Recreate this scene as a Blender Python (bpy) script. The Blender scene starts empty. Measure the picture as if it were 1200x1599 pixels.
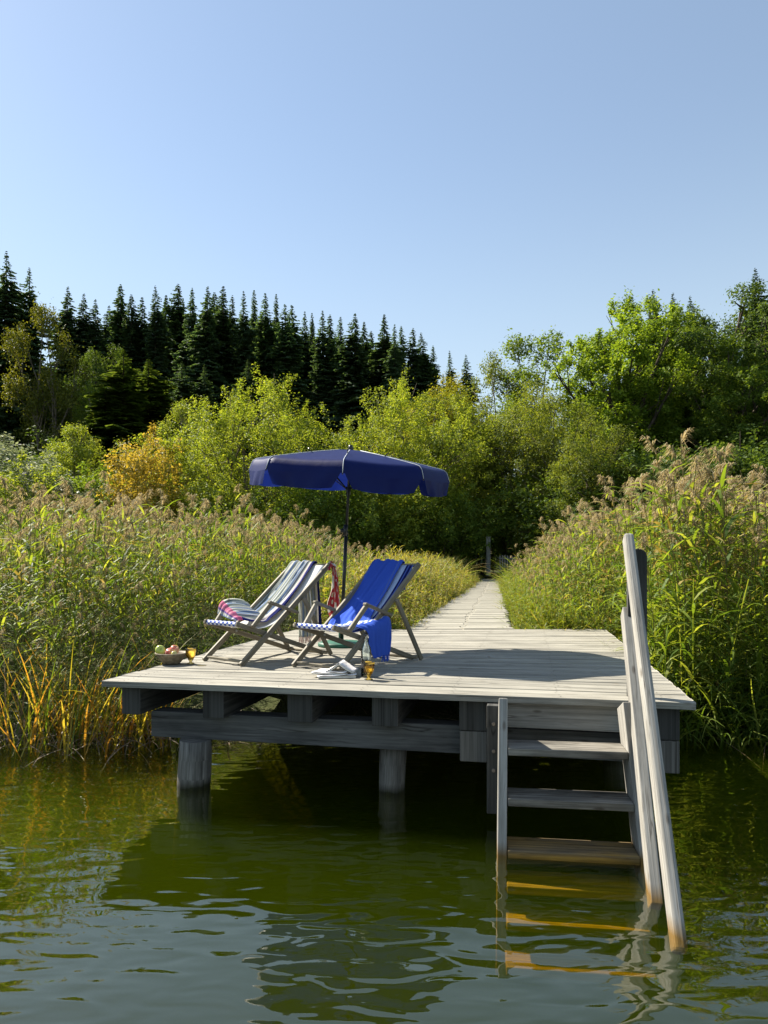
import bpy, math, random
import numpy as np
from mathutils import Vector, Matrix

random.seed(7)
RNG = np.random.default_rng(11)
SC = bpy.context.scene
COL = SC.collection
F, HZ, CX = 1080.0, 890.0, 600.0      # focal length (px of the 1200 px photo), horizon row, centre column
CAMZ, DECK = 1.57, 0.77               # eye and deck height above the water


def V(px, py, Y):
    return Vector(((px - CX) / F * Y, Y, CAMZ - (py - HZ) / F * Y))


def G(px, py, z=DECK):
    Y = F * (CAMZ - z) / (py - HZ)
    return Vector(((px - CX) / F * Y, Y, z))


# ------------------------------------------------------------------ objects
def tag(o, label=None, cat=None, group=None, kind=None):
    if label: o['label'] = label
    if cat: o['category'] = cat
    if group: o['group'] = group
    if kind: o['kind'] = kind
    return o


def empty(name, loc=(0, 0, 0), rz=0.0, label=None, cat=None, group=None):
    o = bpy.data.objects.new(name, None)
    o.empty_display_size = 0.1
    COL.objects.link(o)
    o.location = loc
    o.rotation_euler = (0, 0, rz)
    return tag(o, label, cat, group)


def link(name, me, parent=None):
    o = bpy.data.objects.new(name, me)
    COL.objects.link(o)
    if parent: o.parent = parent
    return o


class MB:
    """collects shapes with uvs (metres, u along the length) and links them as one mesh object"""

    def __init__(s):
        s.v, s.f, s.uv, s.mi, s.sm = [], [], [], [], []

    def face(s, idx, uv, mi=0, smooth=False):
        s.f.append(idx); s.uv.append(uv); s.mi.append(mi); s.sm.append(smooth)

    def bar(s, p0, p1, w, t, side=None, mi=0, taper=1.0):
        p0, p1 = Vector(p0), Vector(p1)
        d = (p1 - p0); L = d.length; d.normalize()
        if side is None:
            side = d.cross(Vector((0, 0, 1)))
            if side.length < 1e-4: side = Vector((1, 0, 0))
        side = Vector(side); side = (side - d * side.dot(d)).normalized()
        up = side.cross(d).normalized()
        b = len(s.v)
        for p, k in ((p0, 1.0), (p1, taper)):
            for a, c in ((-1, -1), (1, -1), (1, 1), (-1, 1)):
                s.v.append(p + side * (a * w * k / 2) + up * (c * t * k / 2))
        o, q = random.random() * 40, random.random() * 40
        per = [0, w, w + t, 2 * w + t, 2 * w + 2 * t]
        for i in range(4):
            j = (i + 1) % 4
            s.face([b + i, b + j, b + 4 + j, b + 4 + i],
                   [(o, q + per[i]), (o, q + per[i + 1]), (o + L, q + per[i + 1]), (o + L, q + per[i])], mi)
        e = [(o, q), (o, q + w), (o + t * .2, q + w), (o + t * .2, q)]
        s.face([b + 3, b + 2, b + 1, b], e, mi)
        s.face([b + 4, b + 5, b + 6, b + 7], e, mi)
        return s

    def tube(s, pts, rad, n=10, mi=0, caps=True, smooth=True):
        pts = [Vector(p) for p in pts]
        if not hasattr(rad, '__len__'): rad = [rad] * len(pts)
        b = len(s.v); L = 0.0; o, q = random.random() * 40, random.random() * 40
        ref = None; us = []
        for i, p in enumerate(pts):
            d = (pts[min(i + 1, len(pts) - 1)] - pts[max(i - 1, 0)]).normalized()
            if ref is None:
                ref = d.orthogonal().normalized()
            ref = (ref - d * ref.dot(d)).normalized()
            bi = d.cross(ref)
            if i: L += (p - pts[i - 1]).length
            us.append(L)
            for k in range(n):
                a = 2 * math.pi * k / n
                s.v.append(p + ref * (math.cos(a) * rad[i]) + bi * (math.sin(a) * rad[i]))
        for i in range(len(pts) - 1):
            for k in range(n):
                k2 = (k + 1) % n; c = 2 * math.pi * rad[i] / n
                s.face([b + i * n + k, b + i * n + k2, b + (i + 1) * n + k2, b + (i + 1) * n + k],
                       [(o + us[i], q + k * c), (o + us[i], q + (k + 1) * c), (o + us[i + 1], q + (k + 1) * c), (o + us[i + 1], q + k * c)], mi, smooth)
        if caps:
            for i, rev in ((0, True), (len(pts) - 1, False)):
                idx = [b + i * n + k for k in range(n)]
                uv = [(o + .3 * math.cos(2 * math.pi * k / n) * rad[i], q + math.sin(2 * math.pi * k / n) * rad[i]) for k in range(n)]
                if rev: idx.reverse()
                s.face(idx, uv, mi)
        return s

    def lathe(s, prof, c=(0, 0, 0), n=24, mi=0, axis=None, wob=None):
        b = len(s.v); c = Vector(c); m = len(prof)
        for r, z in prof:
            for k in range(n):
                a = 2 * math.pi * k / n
                rr = r * (1 + (wob(a, z) if wob else 0))
                s.v.append(c + Vector((rr * math.cos(a), rr * math.sin(a), z)))
        for i in range(m - 1):
            for k in range(n):
                k2 = (k + 1) % n
                s.face([b + i * n + k, b + i * n + k2, b + (i + 1) * n + k2, b + (i + 1) * n + k],
                       [(i / m, k / n), (i / m, (k + 1) / n), ((i + 1) / m, (k + 1) / n), ((i + 1) / m, k / n)], mi, True)
        return s

    def grid(s, P, mi=0, smooth=True, uvs=None):
        nu, nv = len(P), len(P[0]); b = len(s.v)
        for r in P:
            for p in r: s.v.append(Vector(p))
        for i in range(nu - 1):
            for j in range(nv - 1):
                if uvs: uv = [uvs(i, j), uvs(i, j + 1), uvs(i + 1, j + 1), uvs(i + 1, j)]
                else: uv = [(i / (nu - 1), j / (nv - 1)), (i / (nu - 1), (j + 1) / (nv - 1)), ((i + 1) / (nu - 1), (j + 1) / (nv - 1)), ((i + 1) / (nu - 1), j / (nv - 1))]
                s.face([b + i * nv + j, b + i * nv + j + 1, b + (i + 1) * nv + j + 1, b + (i + 1) * nv + j], uv, mi, smooth)
        return s

    def build(s, name, mats, parent=None, bevel=0.0, solid=0.0, seg=2):
        me = bpy.data.meshes.new(name)
        me.from_pydata([tuple(v) for v in s.v], [], s.f)
        uvl = me.uv_layers.new(name='UVMap')
        flat = [c for f in s.uv for p in f for c in p]
        uvl.data.foreach_set('uv', flat)
        me.polygons.foreach_set('material_index', s.mi)
        me.polygons.foreach_set('use_smooth', s.sm)
        if not isinstance(mats, (list, tuple)): mats = [mats]
        for m in mats: me.materials.append(m)
        me.update()
        o = link(name, me, parent)
        if solid:
            m = o.modifiers.new('s', 'SOLIDIFY'); m.thickness = solid; m.offset = 0
        if bevel:
            m = o.modifiers.new('b', 'BEVEL'); m.width = bevel; m.segments = seg; m.limit_method = 'ANGLE'; m.angle_limit = 0.6
        return o


def np_mesh(name, verts, quads, mi, mats, smooth=False):
    me = bpy.data.meshes.new(name)
    n, m = len(verts), len(quads)
    me.vertices.add(n)
    me.vertices.foreach_set('co', np.ascontiguousarray(verts, dtype=np.float32).ravel())
    me.loops.add(m * 4)
    me.loops.foreach_set('vertex_index', np.ascontiguousarray(quads, dtype=np.int32).ravel())
    me.polygons.add(m)
    me.polygons.foreach_set('loop_start', np.arange(0, m * 4, 4, dtype=np.int32))
    for mt in mats: me.materials.append(mt)
    me.polygons.foreach_set('material_index', np.ascontiguousarray(mi, dtype=np.int32))
    me.polygons.foreach_set('use_smooth', np.full(m, smooth, dtype=bool))
    me.update(calc_edges=True)
    me.validate()
    return me


# ------------------------------------------------------------------ materials
class NT:
    def __init__(s, name):
        s.m = bpy.data.materials.new(name); s.m.use_nodes = True
        s.t = s.m.node_tree; s.t.nodes.clear()
        s.out = s.t.nodes.new('ShaderNodeOutputMaterial')

    def n(s, typ, ins=None, **kw):
        nd = s.t.nodes.new('ShaderNode' + typ)
        for k, v in kw.items(): setattr(nd, k, v)
        for k, v in (ins or {}).items():
            if isinstance(v, tuple) and len(v) == 2 and hasattr(v[0], 'outputs'):
                s.t.links.new(v[0].outputs[v[1]], nd.inputs[k])
            else:
                nd.inputs[k].default_value = v
        return nd

    def ramp(s, fac, stops, interp='LINEAR'):
        r = s.t.nodes.new('ShaderNodeValToRGB'); cr = r.color_ramp; cr.interpolation = interp
        while len(cr.elements) < len(stops): cr.elements.new(0.5)
        for e, (p, c) in zip(cr.elements, stops):
            e.position = p; e.color = (c[0], c[1], c[2], 1)
        s.t.links.new(fac[0].outputs[fac[1]], r.inputs[0])
        return r

    def done(s, sh, vol=None):
        if sh: s.t.links.new(sh[0].outputs[sh[1]], s.out.inputs['Surface'])
        if vol: s.t.links.new(vol[0].outputs[vol[1]], s.out.inputs['Volume'])
        return s.m


def mixc(t, fac, a, b, mode='MIX'):
    nd = t.t.nodes.new('ShaderNodeMix'); nd.data_type = 'RGBA'; nd.blend_type = mode
    for i, v in ((0, fac), (6, a), (7, b)):
        if isinstance(v, tuple) and len(v) == 2 and hasattr(v[0], 'outputs'):
            t.t.links.new(v[0].outputs[v[1]], nd.inputs[i])
        else:
            nd.inputs[i].default_value = v if i == 0 else (v[0], v[1], v[2], 1)
    return (nd, 2)


def wood(name, c0, c1, c2, grain=45.0, along=1.6, rough=0.8, bump=0.35, groove=0.0, stain=0.5, spread=0.25, crack=0.9, wet_light=None):
    t = NT(name)
    uv = t.n('UVMap')
    mp = t.n('Mapping', {'Vector': (uv, 0), 'Scale': (along, grain, 1)})
    nz = t.n('TexNoise', {'Vector': (mp, 0), 'Scale': 1.0, 'Detail': 8.0, 'Roughness': 0.65, 'Distortion': 0.4})
    rp = t.ramp((nz, 0), [(0.25, c0), (0.5, c1), (0.78, c2)])
    geo = t.n('NewGeometry')
    isl = t.n('MapRange', {'Value': (geo, 'Random Per Island'), 'To Min': 1 - spread, 'To Max': 1 + spread * .7})
    col = mixc(t, 1.0, (rp, 0), (isl, 0), 'MULTIPLY')
    mp2 = t.n('Mapping', {'Vector': (uv, 0), 'Scale': (1.2, 5, 1)})
    n2 = t.n('TexNoise', {'Vector': (mp2, 0), 'Scale': 1.3, 'Detail': 4.0, 'Roughness': 0.6})
    st = t.ramp((n2, 0), [(0.30, (1 - stain,) * 3), (0.58, (1, 1, 1))])
    col = mixc(t, 1.0, col, (st, 0), 'MULTIPLY')
    mp3 = t.n('Mapping', {'Vector': (uv, 0), 'Scale': (0.9, grain * .42, 1)})
    n3 = t.n('TexNoise', {'Vector': (mp3, 0), 'Scale': 1.0, 'Detail': 3.0, 'Distortion': 0.5})
    ckr = t.ramp((n3, 0), [(0.475, (1, 1, 1)), (0.495, (.30, .28, .26)), (0.515, (1, 1, 1))])
    mp4 = t.n('Mapping', {'Vector': (uv, 0), 'Scale': (3.2, 9, 1)})
    vk = t.n('TexVoronoi', {'Vector': (mp4, 0), 'Scale': 1.0})
    kn_ = t.ramp((vk, 'Distance'), [(0.05, (.35, .30, .26)), (0.12, (1, 1, 1))])
    n5 = t.n('TexNoise', {'Vector': (mp2, 0), 'Scale': 2.6, 'Detail': 1.0})
    msk = t.ramp((n5, 0), [(0.48, (0, 0, 0)), (0.60, (crack,) * 3)])
    col = mixc(t, (msk, 0), col, mixc(t, 1.0, col, (ckr, 0), 'MULTIPLY'))
    col = mixc(t, .8 * crack, col, mixc(t, 1.0, col, (kn_, 0), 'MULTIPLY'))
    if wet_light:  # submerged wood: algae stain, with underwater darkness and sunlit gold in the colour
        sz = t.n('SeparateXYZ', {'Vector': (geo, 'Position')})
        nw = t.n('Math', {0: (n2, 0), 1: 0.12}, operation='MULTIPLY')
        sw = t.n('Math', {0: (sz, 2), 1: (nw, 0)}, operation='SUBTRACT')
        wr = t.n('MapRange', {'Value': (sw, 0), 'From Min': -0.055, 'From Max': 0.01, 'To Min': 1.0, 'To Max': 0.0})
        col = mixc(t, (wr, 0), col, mixc(t, 1.0, col, wet_light, 'MULTIPLY'))
    h = nz
    b = t.n('Bump', {'Height': (nz, 0), 'Strength': bump, 'Distance': 0.004})
    if groove:
        sx = t.n('SeparateXYZ', {'Vector': (uv, 0)})
        ml = t.n('Math', {0: (sx, 1), 1: 2 * math.pi / groove}, operation='MULTIPLY')
        sn = t.n('Math', {0: (ml, 0)}, operation='SINE')
        pw = t.ramp((sn, 0), [(0.0, (0, 0, 0)), (0.25, (1, 1, 1))])
        b = t.n('Bump', {'Height': (pw, 0), 'Strength': 0.5, 'Distance': 0.004, 'Normal': (b, 0)})
    p = t.n('BsdfPrincipled', {'Base Color': col, 'Roughness': rough, 'Specular IOR Level': 0.25, 'Normal': (b, 0)})
    return t.done((p, 0))


def leafmat(name, cols, trans=0.45, tint=(1.25, 1.15, 0.5), rough=0.5, spec=0.3, objvar=0.0, big=None):
    t = NT(name)
    geo = t.n('NewGeometry')
    k = 1.0 / max(1, len(cols) - 1)
    rp = t.ramp((geo, 'Random Per Island'), [(i * k, c) for i, c in enumerate(cols)])
    col = (rp, 0)
    if objvar:
        oi = t.n('ObjectInfo')
        mr = t.n('MapRange', {'Value': (oi, 'Random'), 'To Min': 1 - objvar, 'To Max': 1 + objvar})
        col = mixc(t, 1.0, col, (mr, 0), 'MULTIPLY')
    if big:
        tc = t.n('TexCoord')
        nz = t.n('TexNoise', {'Vector': (tc, 'Object'), 'Scale': big[0], 'Detail': 2.0})
        r2 = t.ramp((nz, 0), [(0.38, (0, 0, 0)), (0.62, (1, 1, 1))])
        col = mixc(t, (r2, 0), col, mixc(t, 1.0, col, big[1], 'MULTIPLY'))
    tcol = mixc(t, 1.0, col, tint, 'MULTIPLY')
    p = t.n('BsdfPrincipled', {'Base Color': col, 'Roughness': rough, 'Specular IOR Level': spec})
    tr = t.n('BsdfTranslucent', {'Color': tcol})
    mx = t.n('MixShader', {0: trans, 1: (p, 0), 2: (tr, 0)})
    return t.done((mx, 0))


def plain(name, c, rough=0.6, spec=0.4, metal=0.0, bump=None, var=None):
    t = NT(name)
    tc = t.n('TexCoord')
    nz = t.n('TexNoise', {'Vector': (tc, 'Object'), 'Scale': (var or (9, .2))[0], 'Detail': 5.0})
    a = (var or (9, .2))[1]
    rp = t.ramp((nz, 0), [(0.3, tuple(x * (1 - a) for x in c)), (0.7, tuple(x * (1 + a) for x in c))])
    ins = {'Base Color': (rp, 0), 'Roughness': rough, 'Specular IOR Level': spec, 'Metallic': metal}
    if bump:
        nb = t.n('TexNoise', {'Vector': (tc, 'Object'), 'Scale': bump[0], 'Detail': 4.0})
        ins['Normal'] = (t.n('Bump', {'Height': (nb, 0), 'Strength': bump[1], 'Distance': 0.01}), 0)
    return t.done((t.n('BsdfPrincipled', ins), 0))


def cloth(name, stops, axis=1, trans=0.25, weave=900.0, cross=None):
    """stripes along the uv; cross = [(pos, col), ...] overriding bands of the other uv axis"""
    t = NT(name)
    uv = t.n('UVMap'); sx = t.n('SeparateXYZ', {'Vector': (uv, 0)})
    rp = t.ramp((sx, axis), stops, 'CONSTANT')
    col = (rp, 0)
    if cross:
        r2 = t.ramp((sx, 1 - axis), [(p, c) for p, c, k in cross], 'CONSTANT')
        k2 = t.ramp((sx, 1 - axis), [(p, (k, k, k)) for p, c, k in cross], 'CONSTANT')
        col = mixc(t, (k2, 0), col, (r2, 0))
    tc = t.n('TexCoord')
    nz = t.n('TexNoise', {'Vector': (tc, 'Object'), 'Scale': 220.0, 'Detail': 2.0})
    b = t.n('Bump', {'Height': (nz, 0), 'Strength': 0.25, 'Distance': 0.002})
    p = t.n('BsdfPrincipled', {'Base Color': col, 'Roughness': 0.9, 'Specular IOR Level': 0.1, 'Normal': (b, 0)})
    tr = t.n('BsdfTranslucent', {'Color': col})
    return t.done((t.n('MixShader', {0: trans, 1: (p, 0), 2: (tr, 0)}), 0))


M_DECK = wood('deck_wood', (0.15, 0.138, 0.112), (0.335, 0.315, 0.265), (0.46, 0.435, 0.37), 60, 1.3, 0.75, 0.5, 0.0235, 0.42, 0.20)
M_PATH = wood('path_wood', (0.22, 0.205, 0.165), (0.35, 0.33, 0.275), (0.45, 0.425, 0.36), 40, 1.5, 0.8, 0.4, 0, 0.30, 0.07)
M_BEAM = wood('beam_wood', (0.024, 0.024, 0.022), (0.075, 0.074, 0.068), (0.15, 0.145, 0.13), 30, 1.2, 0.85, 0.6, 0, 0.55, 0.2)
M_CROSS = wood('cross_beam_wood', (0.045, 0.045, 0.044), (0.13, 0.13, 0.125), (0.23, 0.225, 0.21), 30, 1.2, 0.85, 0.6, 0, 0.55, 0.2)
M_PILE = wood('pile_wood', (0.05, 0.048, 0.04), (0.19, 0.18, 0.16), (0.36, 0.34, 0.30), 38, 1.6, 0.85, 0.7, 0, 0.6, 0.1, wet_light=(.14, .15, .07))  # algae-dark below the waterline, darkness of the murky water painted in too
M_LADDER = wood('ladder_wood', (0.14, 0.13, 0.115), (0.36, 0.34, 0.30), (0.52, 0.50, 0.45), 60, 1.5, 0.75, 0.6, 0, 0.4, 0.12, wet_light=(.55, .33, .08))
M_TREAD = wood('tread_wood', (0.07, 0.062, 0.05), (0.24, 0.22, 0.185), (0.46, 0.43, 0.37), 50, 1.1, 0.6, 0.6, 0, 0.75, 0.12, wet_light=(1.4, .88, .2))  # brighter gold below the waterline: sunlight on submerged treads put into the colour
M_CHAIR = wood('chair_wood', (0.10, 0.085, 0.055), (0.23, 0.20, 0.145), (0.34, 0.30, 0.23), 90, 3.0, 0.6, 0.25, 0, 0.3, 0.15)
M_BARK = plain('bark', (0.075, 0.06, 0.045), 0.9, 0.1, 0, (14, .6), (3, .5))
M_BARKP = plain('pale_bark', (0.16, 0.13, 0.10), 0.9, 0.1, 0, (14, .6), (3, .5))
M_METAL0 = plain('rusty_bolt', (.22, .19, .16), .6, .4, .6)
M_TWIG = plain('dead_stalk', (0.34, 0.27, 0.17), 0.8, 0.2, 0, None, (4, .4))


# ------------------------------------------------------------------ terrain, water, sky
def smooth(a, b, x):
    t = np.clip((x - a) / (b - a), 0, 1)
    return t * t * (3 - 2 * t)


def shore(x):
    return 6.55 + 0.25 * np.sin(x * 0.9 + 1.0) + 0.12 * np.sin(x * 2.7) + np.where(x > 2.2, 0.15, 0) - 0.12 * np.clip(np.abs(x) - 8, 0, 40)


GY = np.array([-400, -1.5, -.3, 0, .5, 1.5, 3.5, 8, 14, 27, 43, 60, 75, 95, 130, 400], float)
GZ = np.array([-1.7, -1.3, -.35, 0.02, .14, .26, .46, .55, .63, .97, 1.6, 3.5, 6.5, 11, 16, 30], float)


def ground(x, y):
    x = np.asarray(x, float); y = np.asarray(y, float)
    s = y - shore(x)
    z = np.interp(s, GY, GZ)
    hill = smooth(30, 80, y)
    z = z - hill * np.clip((x - 6) * 0.10, -0.5, 5.0) * 0.8
    z = z + 0.05 * np.sin(x * 2.1 + y * .7) * np.sin(y * 1.9 - x * .6) * smooth(0.0, 1.0, s)
    return z


def gz(x, y):
    return float(ground(x, y))


def ax(lo, mid0, mid1, hi, fine, coarse):
    a = np.linspace(0, 1, coarse) ** 2.2
    return np.concatenate([mid0 - (mid0 - lo) * a[::-1][:-1], np.arange(mid0, mid1, fine), mid1 + (hi - mid1) * a])


xs = ax(-420, -14, 16, 420, 0.30, 36)
ys = ax(-300, 4, 42, 520, 0.30, 36)
X, Y = np.meshgrid(xs, ys, indexing='ij')
TV = np.stack([X, Y, ground(X, Y)], -1).reshape(-1, 3)
nx, ny = X.shape
I = np.arange(nx * ny).reshape(nx, ny)
TQ = np.stack([I[:-1, :-1], I[1:, :-1], I[1:, 1:], I[:-1, 1:]], -1).reshape(-1, 4)

t = NT('earth')
tc = t.n('TexCoord')
n1 = t.n('TexNoise', {'Vector': (tc, 'Object'), 'Scale': 0.9, 'Detail': 8.0, 'Roughness': 0.65})
r1 = t.ramp((n1, 0), [(0.3, (0.022, 0.03, 0.010)), (0.55, (0.05, 0.06, 0.018)), (0.75, (0.09, 0.085, 0.035))])
n2 = t.n('TexNoise', {'Vector': (tc, 'Object'), 'Scale': 22.0, 'Detail': 5.0})
bp = t.n('Bump', {'Height': (n2, 0), 'Strength': 0.9, 'Distance': 0.05})
M_EARTH = t.done((t.n('BsdfPrincipled', {'Base Color': (r1, 0), 'Roughness': 0.95, 'Specular IOR Level': 0.1, 'Normal': (bp, 0)}), 0))
tag(link('ground', np_mesh('ground', TV, TQ, np.zeros(len(TQ)), [M_EARTH], True)), kind='structure',
    label='grassy lake bank rising to a hill behind', cat='ground')

# water: one closed body, rippled clear skin over a murky green volume
t = NT('lake_water')
tc = t.n('TexCoord')
mpA = t.n('Mapping', {'Vector': (tc, 'Object'), 'Rotation': (0, 0, 0.16), 'Scale': (1.0, 2.5, 1.0)})
wA = t.n('TexNoise', {'Vector': (mpA, 0), 'Scale': 3.7, 'Detail': 1.0, 'Roughness': 0.4, 'Distortion': 0.6})
mpB = t.n('Mapping', {'Vector': (tc, 'Object'), 'Rotation': (0, 0, -0.45), 'Scale': (1.0, 2.0, 1.0)})
wB = t.n('TexNoise', {'Vector': (mpB, 0), 'Scale': 1.1, 'Detail': 0.0, 'Distortion': 0.3})
mpD = t.n('Mapping', {'Vector': (tc, 'Object'), 'Rotation': (0, 0, 0.5), 'Scale': (1.0, 1.7, 1.0)})
wD = t.n('TexNoise', {'Vector': (mpD, 0), 'Scale': 7.0, 'Detail': 0.0, 'Distortion': 0.2})
wC = t.n('TexNoise', {'Vector': (tc, 'Object'), 'Scale': 0.45, 'Detail': 1.0})
amp = t.n('MapRange', {'Value': (wC, 0), 'From Min': 0.38, 'From Max': 0.62, 'To Min': 0.30, 'To Max': 1.0})
b1 = t.n('Math', {0: (wB, 0), 1: 1.2}, operation='MULTIPLY')
b2 = t.n('Math', {0: (wD, 0), 1: 0.26}, operation='MULTIPLY')
hs = t.n('Math', {0: (wA, 0), 1: (b1, 0)}, operation='ADD')
hs2 = t.n('Math', {0: (hs, 0), 1: (b2, 0)}, operation='ADD')
hh = t.n('Math', {0: (hs2, 0), 1: (amp, 0)}, operation='MULTIPLY')
bw = t.n('Bump', {'Height': (hh, 0), 'Strength': 1.0, 'Distance': 0.0115})
fr = t.n('Fresnel', {'IOR': 1.9, 'Normal': (bw, 0)})
gl = t.n('BsdfGlossy', {'Color': (1, 1, 1, 1), 'Roughness': 0.015, 'Normal': (bw, 0)})
tp = t.n('BsdfTransparent', {'Color': (1, 1, 1, 1)})
gb = t.n('NewGeometry')
fo_ = t.n('Math', {0: 1.0, 1: (gb, 'Backfacing')}, operation='SUBTRACT')
fx = t.n('Math', {0: (fr, 0), 1: (fo_, 0)}, operation='MULTIPLY')
mx = t.n('MixShader', {0: (fx, 0), 1: (tp, 0), 2: (gl, 0)})
vs = t.n('VolumeScatter', {'Color': (0.42, 0.70, 0.04, 1), 'Density': 0.135, 'Anisotropy': 0.0})
va = t.n('VolumeAbsorption', {'Color': (0.80, 0.76, 0.0, 1), 'Density': 4.2})
ad = t.n('AddShader', {0: (vs, 0), 1: (va, 0)})
M_WATER = t.done((mx, 0), (ad, 0))
wv = [(-160, -160, 0), (160, -160, 0), (160, 11, 0), (-160, 11, 0), (-160, -160, -4), (160, -160, -4), (160, 11, -4), (-160, 11, -4)]
me = bpy.data.meshes.new('water')
me.from_pydata(wv, [], [(0, 1, 2, 3), (7, 6, 5, 4), (0, 4, 5, 1), (1, 5, 6, 2), (2, 6, 7, 3), (3, 7, 4, 0)])
me.materials.append(M_WATER)
tag(link('water', me), 'rippled green lake water', 'water', kind='structure')

SUN = Vector((-0.88, 0.66, 1.0)).normalized()
elev = math.asin(SUN.z); azim = math.atan2(SUN.x, SUN.y)
W = bpy.data.worlds.new('World'); SC.world = W; W.use_nodes = True
wn = W.node_tree.nodes; wl = W.node_tree.links
sky = wn.new('ShaderNodeTexSky'); sky.sky_type = 'NISHITA'; sky.sun_disc = False
sky.sun_elevation = elev; sky.sun_rotation = azim
sky.altitude = 300; sky.air_density = 1.0; sky.dust_density = 0.25; sky.ozone_density = 0.6
bg = wn['Background']; bg.inputs['Strength'].default_value = 0.075
tcw = wn.new('ShaderNodeTexCoord'); sxw = wn.new('ShaderNodeSeparateXYZ'); wl.new(tcw.outputs['Generated'], sxw.inputs[0])
mrw = wn.new('ShaderNodeMapRange'); mrw.interpolation_type = 'SMOOTHERSTEP'
mrw.inputs['From Min'].default_value = -0.05; mrw.inputs['From Max'].default_value = 0.62
mrw.inputs['To Min'].default_value = 0.90; mrw.inputs['To Max'].default_value = 0.20
wl.new(sxw.outputs['Z'], mrw.inputs['Value'])
mxw = wn.new('ShaderNodeMix'); mxw.data_type = 'RGBA'
wl.new(mrw.outputs[0], mxw.inputs[0]); wl.new(sky.outputs[0], mxw.inputs[6]); mxw.inputs[7].default_value = (3.75, 4.55, 4.85, 1)
wl.new(mxw.outputs[2], bg.inputs[0])
sl = bpy.data.lights.new('sun', 'SUN'); sl.energy = 5.0; sl.angle = math.radians(0.55); sl.color = (1.0, 0.93, 0.80)
so = bpy.data.objects.new('sun', sl); COL.objects.link(so)
so.rotation_euler = SUN.to_track_quat('Z', 'Y').to_euler()

# ------------------------------------------------------------------ the deck
FL, FR = G(160, 1063), G(1088, 1098)
BL, BR = G(462, 983), G(945, 982)


def dk(a, b, z=DECK):                       # a across 0..1, b back 0..1
    p = (FL.lerp(FR, a)).lerp(BL.lerp(BR, a), b)
    return Vector((p.x, p.y, z))


DDIR = (dk(.5, 1) - dk(.5, 0)).normalized()
DX = (FR - FL).normalized()
deck = empty('wooden_deck', dk(.5, .4, 0), 0, 'weathered grey timber bathing deck on log piles over the lake', 'deck')
deck_inv = Matrix.Translation(-deck.location)


def under(mb, name, mat, parent, bevel=0.0, **k):
    off = parent.matrix_basis.translation
    rz = parent.rotation_euler.z
    Mi = Matrix.Rotation(-rz, 4, 'Z') @ Matrix.Translation(-off)
    mb.v = [Mi @ Vector(v) for v in mb.v]
    return mb.build(name, mat, parent, bevel, **k)


mb = MB()
NP = 38
for i in range(NP):
    b0, b1 = i / NP, (i + 1) / NP
    g = 0.0011
    e0, e1 = random.uniform(-.001, .001), random.uniform(-.001, .001)
    zz = DECK + random.uniform(-.0025, .0015)
    th = 0.042 if i == 0 else 0.036
    ext = 0.012 if i == 0 else 0.0
    c = [dk(e0, b0 + g), dk(1 + e1, b0 + g), dk(1 + e1, b1 - g), dk(e0, b1 - g)]
    if i == 0:
        c[0] = c[0] - DDIR * ext; c[1] = c[1] - DDIR * ext
    bi = len(mb.v); nseg = 26
    o, q = random.random() * 40, random.random() * 40
    wd = (c[3] - c[0]).length; L = (c[1] - c[0]).length
    rows = []
    for k in range(nseg + 1):
        a = k / nseg
        f = c[0].lerp(c[1], a); r = c[3].lerp(c[2], a)
        wv_ = (random.random() - .5) * (.010 if i == 0 else .003)
        f = f + DDIR * wv_
        z = zz + 0.0015 * math.sin(a * 9 + i)
        rows.append([Vector((f.x, f.y, z - th)), Vector((f.x, f.y, z)), Vector((r.x, r.y, z)), Vector((r.x, r.y, z - th))])
    vv = [0, th, th + wd, 2 * th + wd]
    mb.grid(rows, 0, False, lambda a, b, o=o, q=q, L=L, vv=vv: (o + a / nseg * L, q + vv[b]))
    n0 = bi
    mb.face([n0, n0 + 1, n0 + 2, n0 + 3], [(o, q), (o, q + th), (o, q + wd), (o, q + wd + th)])
    n1 = bi + nseg * 4
    mb.face([n1 + 3, n1 + 2, n1 + 1, n1], [(o, q), (o, q + th), (o, q + wd), (o, q + wd + th)])
under(mb, 'decking', M_DECK, deck, 0.003)
mb = MB()
for i in range(NP):
    for a in (.04, .185, .335, .48, .63, .80, .955):
        for fb in (.28, .72):
            q = dk(a + random.uniform(-.004, .004), (i + fb) / NP) ; q.z = DECK + .0032
            b0 = len(mb.v); rr = .0055
            for k in range(6): mb.v.append(q + Vector((rr * math.cos(k * 1.0472), rr * math.sin(k * 1.0472), 0)))
            mb.face([b0 + k for k in range(6)], [(0, 0)] * 6)
tag(under(mb, 'nail_heads', plain('nail_rust', (.05, .04, .035), .7, .3), deck), kind='stuff')


def fa(px):                                  # fraction along the front edge seen at photo column px
    k = (px - CX) / F
    d = FR - FL
    return (k * FL.y - FL.x) / (d.x - k * d.y)


JT, JB = DECK - .043, DECK - .25
for px, w in ((196, .15), (326, .16), (463, .18), (598, .18), (737, .175), (1036, .22)):
    a = fa(px)
    p0 = dk(a, 0, (JT + JB) / 2) + DDIR * .07
    p1 = p0 + DDIR * 4.9
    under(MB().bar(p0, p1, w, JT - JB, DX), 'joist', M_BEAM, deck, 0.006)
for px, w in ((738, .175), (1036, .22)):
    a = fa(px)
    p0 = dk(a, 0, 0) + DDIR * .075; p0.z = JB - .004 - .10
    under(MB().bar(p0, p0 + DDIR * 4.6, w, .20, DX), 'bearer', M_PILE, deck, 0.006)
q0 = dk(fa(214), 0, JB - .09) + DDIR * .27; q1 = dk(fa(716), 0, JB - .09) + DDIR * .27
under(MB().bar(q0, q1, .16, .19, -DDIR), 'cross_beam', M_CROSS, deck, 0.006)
q0 = dk(fa(780), 0, JB - .10) + DDIR * .32; q1 = dk(fa(1005), 0, JB - .10) + DDIR * .32
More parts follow.
